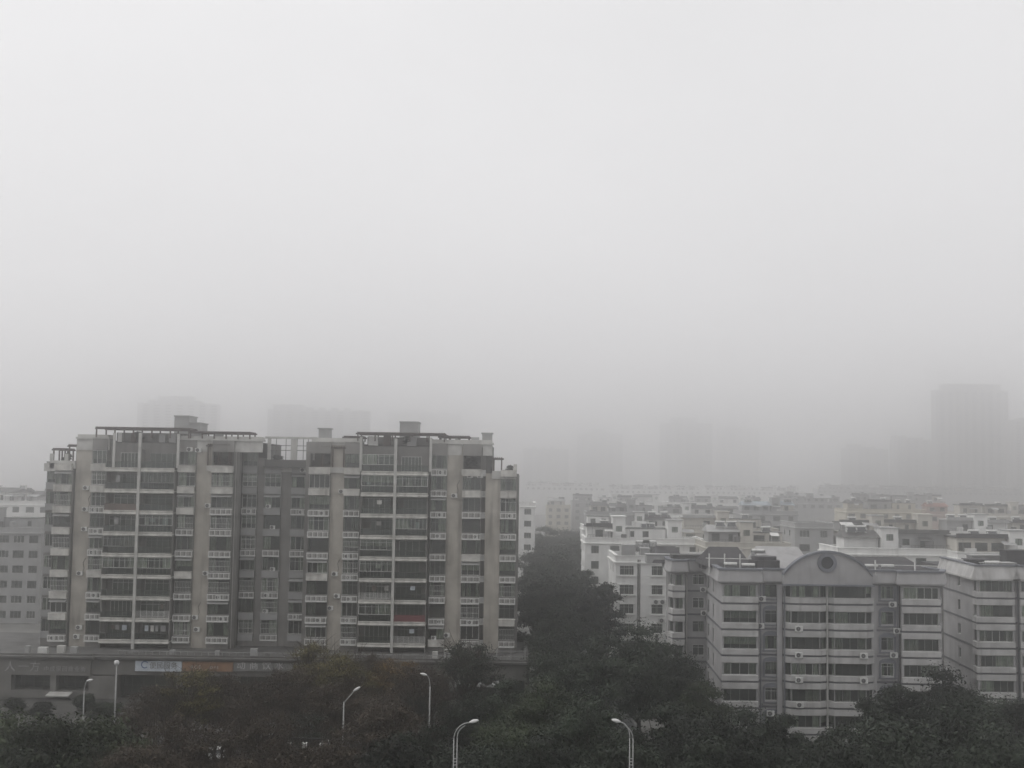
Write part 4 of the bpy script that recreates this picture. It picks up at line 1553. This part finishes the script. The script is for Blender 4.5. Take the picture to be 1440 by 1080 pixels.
TOWERS = (
    ('ghostly wide tower with stepped top behind the left roof pergola', 191, 303, 563, 1250, 'tower3', ((.25, .68, 4.5),), 7),
    ('ghostly slab tower behind the middle of the apartment block roof', 375, 518, 573, 1350, 'tower1', ((.05, .35, 3),), 8),
    ('barely visible tower between the apartment block stair head and its right end', 545, 648, 578, 1900, 'tower1', (), 6),
    ('faint tower in fog just right of the apartment block', 736, 800, 628, 1750, 'tower1', (), 5),
    ('faint broad tower in fog above the leafy street', 812, 876, 607, 1800, 'tower1', ((.3, .6, 4),), 5),
    ('faint tower in fog above the middle roofs', 930, 1002, 592, 1650, 'tower1', ((.2, .7, 5),), 5),
    ('very faint tower in fog right of the middle roofs', 1010, 1068, 600, 1900, 'tower3', (), 5),
    ('low faint tower left of the paired right towers', 1188, 1250, 628, 1500, 'tower1', ((.1, .4, 3),), 5),
    ('grey tower in fog left of the tallest right tower', 1258, 1316, 615, 1400, 'tower1', ((.0, .3, 2),), 5),
    ('tallest hazy tower with vertical ribs near the right edge', 1318, 1420, 545, 1280, 'tower2', ((.1, .9, 4),), 9),
    ('hazy brown tower cut by the right edge', 1424, 1530, 588, 1230, 'tower2', (), 8),
)
for a in TOWERS:
    tower(*a)


# ------------------------------------------------------------------ trees
def tree_meshes(seed, H, R, trunk_h, nlobe, nleaf, lsize, sparse=False, tall=1.0):
    r = np.random.default_rng(seed)
    cz_ = trunk_h + (H - trunk_h) * .5
    rz_ = (H - trunk_h) * .5
    lobes = []
    while len(lobes) < nlobe:
        v = r.normal(size=3)
        v /= np.linalg.norm(v)
        rad = r.uniform(.35, .92)
        p = np.array([v[0] * R * rad, v[1] * R * rad, cz_ + v[2] * rz_ * rad])
        wscale = 1.0 - .35 * max(0, (p[2] - cz_) / rz_)
        p[0] *= wscale
        p[1] *= wscale
        lobes.append((p, r.uniform(.16, .34) * R))
    per = nleaf // nlobe
    V = []
    for p, lr in lobes:
        n = per
        d = r.normal(size=(n, 3))
        d /= np.linalg.norm(d, axis=1)[:, None]
        d[:, 2] = np.where(d[:, 2] < -.3, -d[:, 2] * .6, d[:, 2])
        rad = lr * (r.random(n) ** .45)[:, None] * (1 + .35 * r.normal(size=(n, 1)).clip(-1, 2))
        c0 = p + d * rad * np.array([1.15, 1.15, .8])
        nrm = d + r.normal(size=(n, 3)) * .55 + np.array([0, 0, .35])
        nrm /= np.linalg.norm(nrm, axis=1)[:, None]
        t = np.cross(nrm, r.normal(size=(n, 3)))
        t /= np.linalg.norm(t, axis=1)[:, None]
        u = np.cross(nrm, t)
        sz = (lsize * r.uniform(.6, 1.5, n))[:, None]
        a = c0 + t * sz
        b_ = c0 + u * sz * .5 + nrm * sz * .12
        c_ = c0 - t * sz * .8 - nrm * sz * .15
        d_ = c0 - u * sz * .5 + nrm * sz * .12
        V.append(np.stack([a, b_, c_, d_], axis=1).reshape(-1, 3))
    V = np.concatenate(V)
    nf = len(V) // 4
    me = bpy.data.meshes.new('crown')
    me.vertices.add(len(V))
    me.vertices.foreach_set('co', V.ravel())
    me.loops.add(nf * 4)
    me.loops.foreach_set('vertex_index', np.arange(nf * 4))
    me.polygons.add(nf)
    me.polygons.foreach_set('loop_start', np.arange(nf) * 4)
    me.polygons.foreach_set('loop_total', np.full(nf, 4))
    me.update(calc_edges=True)
    # trunk and limbs
    b = MB()
    jx, jy = r.uniform(-.2, .2, 2)
    tz = trunk_h + rz_ * .5
    b.tube([(0, 0, -.3), (jx * .5, jy * .5, trunk_h * .5), (jx, jy, trunk_h), (jx * 1.4, jy * 1.4, tz)], [.03 * H, .022 * H, .018 * H, .01 * H], 7)
    for p, lr in lobes:
        z0 = trunk_h * .8 + (tz - trunk_h * .8) * r.random()
        s0 = np.array([jx, jy, z0])
        mid = (s0 + p) / 2 + np.array([r.uniform(-.3, .3), r.uniform(-.3, .3), r.uniform(.0, .5)])
        b.tube([tuple(s0), tuple(mid), tuple(p)], [.009 * H, .006 * H, .002 * H], 5)
        if sparse:
            for _ in range(5):
                q = p + r.normal(size=3) * lr * .9 + np.array([0, 0, lr * .6])
                b.tube([tuple((mid + p) / 2), tuple((p + q) / 2 + r.normal(size=3) * .1), tuple(q)], [.004 * H, .0025 * H, .001 * H], 4, cap=False)
    tm = b.mesh('trunk', ['bark'])
    return me, tm


PROTO = {}
for nm, (seed, H, R, th, nl, nleaf, ls, sp) in {
    'broad0': (1, 12, 5.0, 2.6, 50, 42000, .145, False), 'broad1': (2, 12, 4.4, 2.2, 44, 38000, .145, False), 'broad2': (3, 12, 5.6, 3.0, 56, 44000, .15, False),
    'tall0': (4, 12, 3.4, 2.0, 40, 30000, .14, False), 'tall1': (5, 12, 3.0, 1.6, 36, 28000, .14, False),
    'bare0': (6, 12, 4.6, 2.4, 60, 20000, .115, True), 'bare1': (7, 12, 4.0, 2.2, 52, 17000, .115, True), 'thin0': (9, 12, 4.6, 2.6, 56, 10000, .12, True), 'thin1': (10, 12, 4.0, 2.4, 50, 7500, .12, True), 'bush0': (8, 12, 6.0, .8, 40, 22000, .25, False)}.items():
    PROTO[nm] = tree_meshes(seed, H, R, th, nl, nleaf, ls, sp)
_crown = {}


def tree(name, label, px, ytop, Y, proto, leafm, wmul=1.0, rot=None, group=None, cat='tree', x=None):
    top = P(px, ytop, Y)
    s = top.z / 12.0
    o = thing(name, label, cat, (top.x if x is None else x, Y, 0), rng.uniform(0, 6.28) if rot is None else rot, group)
    o.scale = (s * wmul, s * wmul, s)
    key = (proto, leafm)
    if key not in _crown:
        me = PROTO[proto][0].copy()
        me.materials.append(M[leafm])
        _crown[key] = me
    put('trunk', PROTO[proto][1], o)
    put('crown', _crown[key], o)
    return o


TREES = (
    # left green trees
    (12, 1008, 96, 'broad0', 'leaf2', 'bushy green tree in the bottom left corner'),
    (62, 1012, 92, 'broad1', 'leaf2', 'bushy green tree second from the bottom left corner'),
    (112, 1000, 96, 'broad2', 'leaf2', 'bushy green tree below the curved lamp pole at left'),
    (158, 1032, 99, 'tall0', 'leaf', 'dark green tree at the foot of the straight lamp pole'),
    (36, 1042, 91, 'broad2', 'leaf', 'dark green tree filling the lower left edge'),
    (128, 1050, 93, 'broad0', 'leaf', 'dark green tree along the bottom edge left of the brown trees'),
    (200, 1040, 90, 'bare0', 'brownleaf', 'dark brown tree right of the straight lamp pole along the bottom edge'),
    # brown trees before the shops
    (212, 962, 140, 'bare0', 'brownleaf', 'sparse brown tree below the pale blue shop sign'),
    (266, 924, 136, 'thin1', 'yellowleaf', 'thin olive brown tree covering the end of the pale blue sign'),
    (318, 952, 140, 'bare0', 'brownleaf', 'sparse brown tree below the orange brown sign'),
    (372, 948, 142, 'bare1', 'brownleaf', 'sparse brown tree below the grey sign characters'),
    (442, 886, 150, 'thin1', 'yellowleaf', 'olive yellow tree rising over the podium roof'),
    (488, 940, 140, 'thin0', 'brownleaf', 'brown tree behind the lamp post with slanting head'),
    (556, 918, 146, 'thin0', 'orangeleaf', 'ochre tinted tree in front of the ochre sign end'),
    (520, 905, 152, 'thin1', 'brownleaf', 'thin brown tree under the right balcony stack'),
    (610, 925, 148, 'thin1', 'brownleaf', 'brown tree behind the single arm street lamp'),
    (655, 892, 150, 'thin0', 'leaf', 'thin dark tree against the podium roof railing'),
    (240, 985, 108, 'thin1', 'brownleaf', 'dark brown roadside tree left of the white parked car'),
    (306, 1000, 104, 'thin1', 'brownleaf', 'dark brown roadside tree in front of the white parked car'),
    (372, 992, 108, 'thin0', 'brownleaf', 'dark brown roadside tree left of the camera gantry'),
    (438, 985, 122, 'thin1', 'leaf', 'dark roadside tree behind the camera gantry'),
    (540, 980, 110, 'bare0', 'brownleaf', 'dark brown roadside tree right of the slanting lamp'),
    (590, 1000, 104, 'bare1', 'leaf', 'dark thin roadside tree under the single arm lamp'),
    (470, 1035, 95, 'bare0', 'brownleaf', 'brown tree along the bottom edge right of the gantry'),
    (560, 1040, 95, 'broad1', 'leaf', 'dark tree along the bottom edge below the single arm lamp'),
    (340, 1066, 93, 'broad1', 'brownleaf', 'brown tree along the bottom edge left of the gantry'),
    (185, 985, 130, 'bare1', 'brownleaf', 'low brown tree just right of the straight lamp pole'),
    (290, 972, 144, 'bare0', 'brownleaf', 'brown tree behind the white tubular frame'),
    (345, 978, 128, 'bare0', 'brownleaf', 'brown tree above the silver parked car'),
    (410, 962, 134, 'bare1', 'brownleaf', 'brown tree below the two round sign emblems'),
    (462, 958, 130, 'bare0', 'brownleaf', 'brown tree left of the slanting street lamp head'),
    (530, 962, 128, 'bare1', 'brownleaf', 'brown tree between the slanting lamp and the single arm lamp'),
    (580, 975, 132, 'bare0', 'leaf', 'dark tree left of the single arm lamp pole'),
    (635, 978, 136, 'bare1', 'leaf', 'dark thin tree right of the single arm lamp pole'),
    (415, 1040, 95, 'thin0', 'brownleaf', 'dark brown tree low at the bottom edge before the gantry'),
    (302, 938, 140, 'thin0', 'brownleaf', 'tall thin brown tree over the orange brown sign'),
    (350, 944, 136, 'thin1', 'brownleaf', 'tall thin brown tree over the grey sign characters'),
    (405, 930, 138, 'thin0', 'brownleaf', 'tall thin brown tree over the round sign emblems'),
    (482, 908, 142, 'thin0', 'yellowleaf', 'tall thin olive tree over the ochre sign'),
    (588, 930, 138, 'thin0', 'brownleaf', 'tall thin brown tree just left of the single arm lamp'),
    (236, 952, 134, 'thin1', 'brownleaf', 'tall thin brown tree at the pale blue sign'),
    # centre dark trees
    (655, 985, 128, 'broad0', 'leaf', 'dark round tree behind the left double pole lamp'),
    (712, 955, 136, 'broad1', 'leaf', 'dark tree at the right corner of the shop podium'),
    (775, 962, 122, 'broad0', 'leaf2', 'grey green tree between the two double pole lamps'),
    (800, 912, 148, 'broad2', 'leaf', 'dark tree at the mouth of the leafy street, left side'),
    (848, 890, 146, 'broad1', 'leaf', 'dark tree below the white walled block, left of the tallest'),
    (900, 886, 143, 'broad0', 'leaf', 'tall dark tree hiding the foot of the white walled block'),
    (945, 915, 138, 'broad2', 'leaf', 'dark tree hiding the foot of the gabled block wing'),
    (985, 958, 130, 'broad1', 'leaf2', 'dark tree at the left corner of the gabled block'),
    (720, 1005, 105, 'broad2', 'leaf2', 'dark bushy tree right of the left double pole lamp'),
    (835, 985, 108, 'broad0', 'leaf', 'dark bushy tree left of the right double pole lamp'),
    (930, 990, 106, 'broad1', 'leaf', 'dark bushy tree right of the right double pole lamp'),
    (985, 1000, 100, 'broad2', 'leaf', 'dark bushy tree below the left corner of the gabled block'),
    (650, 1042, 95, 'broad2', 'leaf', 'dark tree along the bottom edge under the left double pole lamp'),
    (770, 1040, 97, 'broad0', 'leaf', 'dark tree along the bottom edge between the double pole lamps'),
    (880, 1045, 93, 'broad1', 'leaf', 'dark tree along the bottom edge under the right double pole lamp'),
    # right trees
    (1040, 1000, 112, 'broad0', 'leaf', 'dark tree before the gabled block wing and front bay'),
    (1092, 1000, 112, 'tall0', 'leaf', 'narrow dark tree below the left arched windows'),
    (1140, 1008, 110, 'tall1', 'leaf', 'narrow dark tree below the middle of the gabled block'),
    (1190, 1022, 104, 'broad1', 'leaf', 'low dark tree below the right half of the gable bays'),
    (1228, 980, 122, 'tall0', 'leaf', 'dark tree below the right arched windows'),
    (1268, 965, 124, 'broad1', 'leaf', 'dark tree below the right bay of the gabled block'),
    (1318, 948, 124, 'broad0', 'leaf', 'tallest dark tree at the gap before the right edge block'),
    (1375, 968, 122, 'broad2', 'leaf', 'dark tree hiding the foot of the right edge block'),
    (1432, 985, 118, 'broad1', 'leaf', 'dark tree at the right picture edge'),
    (1250, 1005, 98, 'broad2', 'leaf', 'dark tree in the lower right, below the right bay'),
    (1345, 1000, 98, 'broad0', 'leaf', 'dark tree in the lower right, below the tallest one'),
    (1420, 1010, 96, 'broad2', 'leaf', 'dark tree in the bottom right corner'),
    (1010, 1045, 95, 'broad0', 'leaf', 'dark tree along the bottom edge right of the double pole lamps'),
    (1110, 1040, 97, 'broad2', 'leaf', 'dark tree along the bottom edge below the gabled block'),
    (1200, 1050, 93, 'broad1', 'leaf', 'dark tree along the bottom edge at lower right'),
    (1300, 1045, 93, 'broad2', 'leaf', 'dark tree along the bottom edge near the right corner'),
    # street trees
    (778, 890, 158, 'broad1', 'leaf', 'street tree a little right of the shop podium end'),
    (783, 862, 170, 'broad0', 'leaf', 'street tree in the middle of the leafy street mouth'),
    (846, 796, 184, 'tall1', 'leaf', 'pointed dark tree against the side of the white walled block'),
    (832, 812, 196, 'tall1', 'leaf', 'dark tree left of the pointed one by the white walled block'),
    (765, 815, 190, 'broad1', 'leaf', 'street tree behind the right edge of the apartment block'),
    (783, 802, 205, 'broad2', 'leaf', 'street tree in the middle of the leafy street'),
    (752, 790, 228, 'tall0', 'leaf', 'street tree under the small white block'),
    (790, 780, 240, 'broad0', 'leaf', 'hazy street tree in the middle distance'),
    (808, 784, 240, 'tall1', 'leaf', 'hazy street tree beside the bright white block gable end'),
    (770, 762, 285, 'broad2', 'leaf', 'hazier street tree left side further back'),
    (808, 756, 300, 'broad1', 'leaf', 'hazier street tree right side further back'),
    (780, 748, 335, 'broad0', 'leaf', 'pale hazy tree near the end of the leafy street'),
    (805, 742, 375, 'broad2', 'leaf', 'palest hazy tree at the end of the leafy street, right'),
    (765, 740, 390, 'broad1', 'leaf', 'palest hazy tree at the end of the leafy street, left'),
)
for px, yt, Y, pr, lm, lab in TREES:
    tree('tree', lab, px, yt, Y, pr, lm, rng.uniform(.92, 1.15), group='trees along the streets')
# shrubs before the podium wall and between the trunks
SHR = ((20, 980, 156, 'clipped dark shrub at the left foot of the podium wall'), (60, 985, 152, 'clipped dark shrub beside the pale awning'),
       (120, 975, 156, 'dark shrub right of the pale awning'), (150, 985, 150, 'dark shrub behind the straight lamp pole'),
       (660, 985, 156, 'round dark shrub before the podium canopy'), (690, 975, 154, 'large round dark shrub right of the podium canopy'))
for px, yt, Y, lab in SHR:
    tree('shrub', lab, px, yt, Y, 'bush0', 'leaf', 1.0 if px > 600 else 1.6, group='shrubs by the podium', cat='shrub')
for px, y, z, sc, lab in ((296, 1.0, 31.7, .14, 'small potted shrub in the open top terrace left of the middle roof frame'), (312, .9, 31.7, .12, 'second small shrub in the open top terrace left of the middle roof frame'),
                          (465, .9, 31.7, .15, 'small shrub in the open top terrace right of the middle roof frame'), (660, .9, 31.7, .17, 'leafy shrub in the open top terrace near the right end of the beige block'),
                          (380, 3.4, 31.8, .15, 'shrub behind the railing of the middle roof frame'), (85, 1.0, 31.7, .14, 'shrub under the left end terrace pergola'),
                          (715, .8, 31.1, .12, 'shrub on the right end terrace of the beige block'), (185, .8, 34.9, .15, 'shrub under the long left roof pergola'), (570, .8, 34.9, .14, 'shrub under the long right roof pergola')):
    o = thing('roof_shrub', lab, 'shrub', (XA + ax(px), YA + y, z), rng.uniform(0, 6), 'shrubs on the roof terraces')
    o.scale = (sc, sc, sc)
    put('trunk', PROTO['thin1'][1], o)
    put('crown', _crown[('bush0', 'leaf')], o)
# low planting on the ground
b = MB()
r2 = random.Random(5)
for _ in range(9000):
    x, y = r2.uniform(-75, 75), r2.choice((r2.uniform(92, 103.5), r2.uniform(128.5, 137)))
    hh = r2.uniform(.3, 1.3)
    a = r2.uniform(0, 6.28)
    s = r2.uniform(.2, .45)
    b.quad((x - s * math.cos(a), y - s * math.sin(a), .14), (x + s * math.cos(a), y + s * math.sin(a), .14), (x + s * .7 * math.cos(a + .5), y + s * .7 * math.sin(a + .5), hh), (x - s * .5 * math.cos(a), y - s * .5 * math.sin(a), hh * .9))
uc = b.build('ground_cover', 'leaf')
tag(uc, 'dark low planting under the roadside trees', 'ground cover', kind='stuff')


# ------------------------------------------------------------------ street lamps
def lamp(label, px, ytop, Y, arm, double=False, h_arm=0.8, straight=False, r=.07, slant=False):
    top = P(px, ytop, Y)
    base = P(px, 1075, Y)
    o = thing('street_lamp', label, 'street lamp', (top.x, Y, 0), 0, 'street lamps along the road')
    H = top.z
    b = MB()
    b.tube([(0, 0, 0), (0, 0, .8)], [.16, .16], 10)
    if double:
        for sx in (-.12, .12):
            b.tube([(sx, 0, .8), (sx, 0, H - 1.1)], .038, 8)
        for i in range(3):
            z = H - 2.6 - i * .22
            b.box(-.12, .12, -.03, .03, z, z + .06)
        for i in range(2):
            b.box(-.12, .12, -.03, .03, 2 + i * 2.5, 2.06 + i * 2.5)
    else:
        b.tube([(0, 0, .8), (0, 0, H - (0 if straight else 1.0))], [r * 1.3, r * .8], 8)
    b.build('pole', 'pole', o, smooth=True)
    if straight:
        b = MB()
        b.tube([(0, 0, H), (0, 0, H + .12), (0, 0, H + .32), (0, 0, H + .5), (0, 0, H + .56)], [.06, .24, .28, .2, .02], 10)
        b.build('lamp_head', 'lamp', o, smooth=True)
        return o
    sg = 1 if arm > 0 else -1
    L = abs(arm)
    b = MB()
    for j, sx in enumerate((-.12, .12) if double else (0,)):
        pts = []
        for i in range(9):
            t = i / 8
            pts.append((sx * (1 - t) + sg * L * (t ** 1.7), 0, H - 1.1 + (1.1 + (h_arm - .8)) * math.sin(t * PI / 2) ** .9))
        if slant:
            pts = [(sg * L * t / 8, 0, H - 1.1 + 1.1 * t / 8) for t in range(9)]
        if j == 1 and double:
            pts = [(x, y, z - .14 * min(1, 2 * k / 8)) for k, (x, y, z) in enumerate(pts)][:7]
        b.tube(pts, [.04] * (len(pts) - 1) + [.03], 8)
    b.build('arm', 'pole', o, smooth=True)
    b = MB()
    hx, hz = sg * L, H + (h_arm - .8)
    pr = [(-.15, .04), (.05, .12), (.3, .19), (.6, .17), (.85, .09), (.92, .02)]
    b.tube([(hx + sg * a * .65, 0, hz + .05 + a * (.42 if slant else .15)) for a, _ in pr], [q * .72 for _, q in pr], 10)
    b.v = [(x, y * 1.3, z) for x, y, z in b.v]
    b.build('lamp_head', 'lamp', o, smooth=True)
    return o


lamp('curved white street lamp at left before the podium windows', 119, 958, 128, .28, h_arm=.8)
lamp('tall straight lamp pole with ball top at left', 164, 936, 126, 0, straight=True)
lamp('street lamp with slanting head among the brown trees', 484, 972, 118, .95, slant=True)
lamp('single arm street lamp reaching left in front of the podium', 605, 950, 122, -.4)
lamp('double pole street lamp reaching right at the bottom edge', 641, 1016, 89, 1.05, True)
lamp('double pole street lamp reaching left at the bottom edge', 888, 1016, 89, -.85, True)

# camera gantry
o = thing('camera_gantry', 'dark roadside post with a crossbar of white cameras among the brown trees', 'camera gantry', (X(430, 112, 1050), 112, 0))
zc = Zp(430, 1040, 112)
b = MB()
b.tube([(-.12, 0, 0), (-.12, 0, zc)], .1, 8)
b.tube([(.2, 0, 0), (.2, 0, zc)], .06, 8)
b.build('post', 'dark', o)
b = MB()
b.box(-1.7, 1.8, -.06, .06, zc, zc + .14)
b.build('crossbar', 'dark', o)
for x, z in ((-1.55, -.55), (1.5, -.55), (2.05, -.55), (-.1, -.5)):
    b = MB()
    b.box(x - .18, x + .18, -.35, .25, zc + z - .18, zc + z + .18)
    b.box(x - .22, x + .22, -.42, .25, zc + z + .18, zc + z + .22)
    b.box(x - .03, x + .03, -.02, .02, zc + z + .22, zc + .01)
    b.build('camera', 'white', o)

# white tubular frame on the pavement
o = thing('tubular_frame', 'white tubular gate frame on the pavement under the orange brown sign', 'gate frame', (X(282, 154, 985), 154, .13))
b = MB()
hz = Zp(282, 979, 154) - .13
b.tube([(-.5, 0, hz * .3), (-.5, 0, hz - .2), (-.4, 0, hz - .05), (-.2, 0, hz), (.6, 0, hz)], .06, 6)
b.tube([(-.5, 0, 0), (-.5, 0, hz * .3)], .06, 6)
b.tube([(.6, 0, hz), (1.2, 0, hz * .9), (1.45, 0, hz * .55), (1.4, 0, 0)], .06, 6)
b.tube([(-1, 0, hz * .25), (.4, 0, hz * .25)], .05, 6)
b.build('tube', 'whitepaint', o)


# ------------------------------------------------------------------ parked cars
def car(label, px, Y, m, rz, py=1045, s=1.0):
    o = thing('parked_car', label, 'car', (X(px, Y, py), Y, .13 if Y > 128 else 0.01), rz, 'cars along the road')
    o.scale = (s, s, s)
    prof = [(-2.1, .35), (-2.15, .7), (-2.0, .92), (-1.2, 1.0), (-.65, 1.42), (.75, 1.45), (1.5, 1.12), (2.0, .95), (2.15, .7), (2.12, .35)]
    b = MB()
    n = len(prof)
    ring = []
    for y, ins_ in ((-.85, 0), (.85, 0)):
        ring.append([(x, y * (1 if z < 1.03 else .78), z) for x, z in prof])
    for i in range(n):
        j = (i + 1) % n
        b.quad(ring[0][j], ring[0][i], ring[1][i], ring[1][j])
    b.quad(*ring[0])
    b.quad(*reversed(ring[1]))
    b.build('body', m, o)
    b = MB()
    for y in (-1, 1):
        b.quad(*[(x, y * yy, z) for x, yy, z in ((-1.1, .868, 1.04), (1.35, .868, 1.04), (.75, .70, 1.38), (-.62, .70, 1.36))])
    b.quad((-1.17, -.7, 1.03), (-1.17, .7, 1.03), (-.70, .6, 1.4), (-.70, -.6, 1.4))
    b.quad((1.47, .7, 1.05), (1.47, -.7, 1.05), (.81, -.6, 1.43), (.81, .6, 1.43))
    b.build('windows', 'carglass', o)
    for x in (-1.3, 1.35):
        for y in (-.78, .78):
            w_ = MB()
            w_.tube([(0, -.1, 0), (0, .1, 0)], .32, 14)
            w = w_.build('wheel', 'tyre', o, (x, y, .32))
            c_ = MB()
            c_.tube([(0, -.115, 0), (0, .115, 0)], .17, 10)
            c_.build('rim', 'frame', w)
    for y in (-.6, .6):
        h = MB()
        h.box(-2.17, -2.1, y - .18, y + .18, .66, .8)
        h.build('headlight', 'headlamp', o)
    return o


car('white parked car glimpsed through the brown trees', 300, 131.5, 'carwhite', .15)
car('second white parked car beside the brown trees, nearer the lamp pole', 268, 126, 'carwhite', 1.5)
car('silver parked car behind the first white one', 352, 132, 'cargrey', .1)

# ------------------------------------------------------------------ haze
hm = bpy.data.materials.new('haze')
hm.use_nodes = True
ht = hm.node_tree
ht.nodes.clear()
ho = ht.nodes.new('ShaderNodeOutputMaterial')
pv = ht.nodes.new('ShaderNodeVolumePrincipled')
pv.inputs['Color'].default_value = (0.994, 0.992, 0.995, 1)
pv.inputs['Density'].default_value = 0.0020
pv.inputs['Anisotropy'].default_value = 0.93
ht.links.new(pv.outputs[0], ho.inputs['Volume'])
M['haze'] = hm
b = MB()
b.box(-2600, 2600, -250, 4600, -1.0, 146)
hz_o = b.build('haze', 'haze')
hz_o['kind'] = 'stuff'
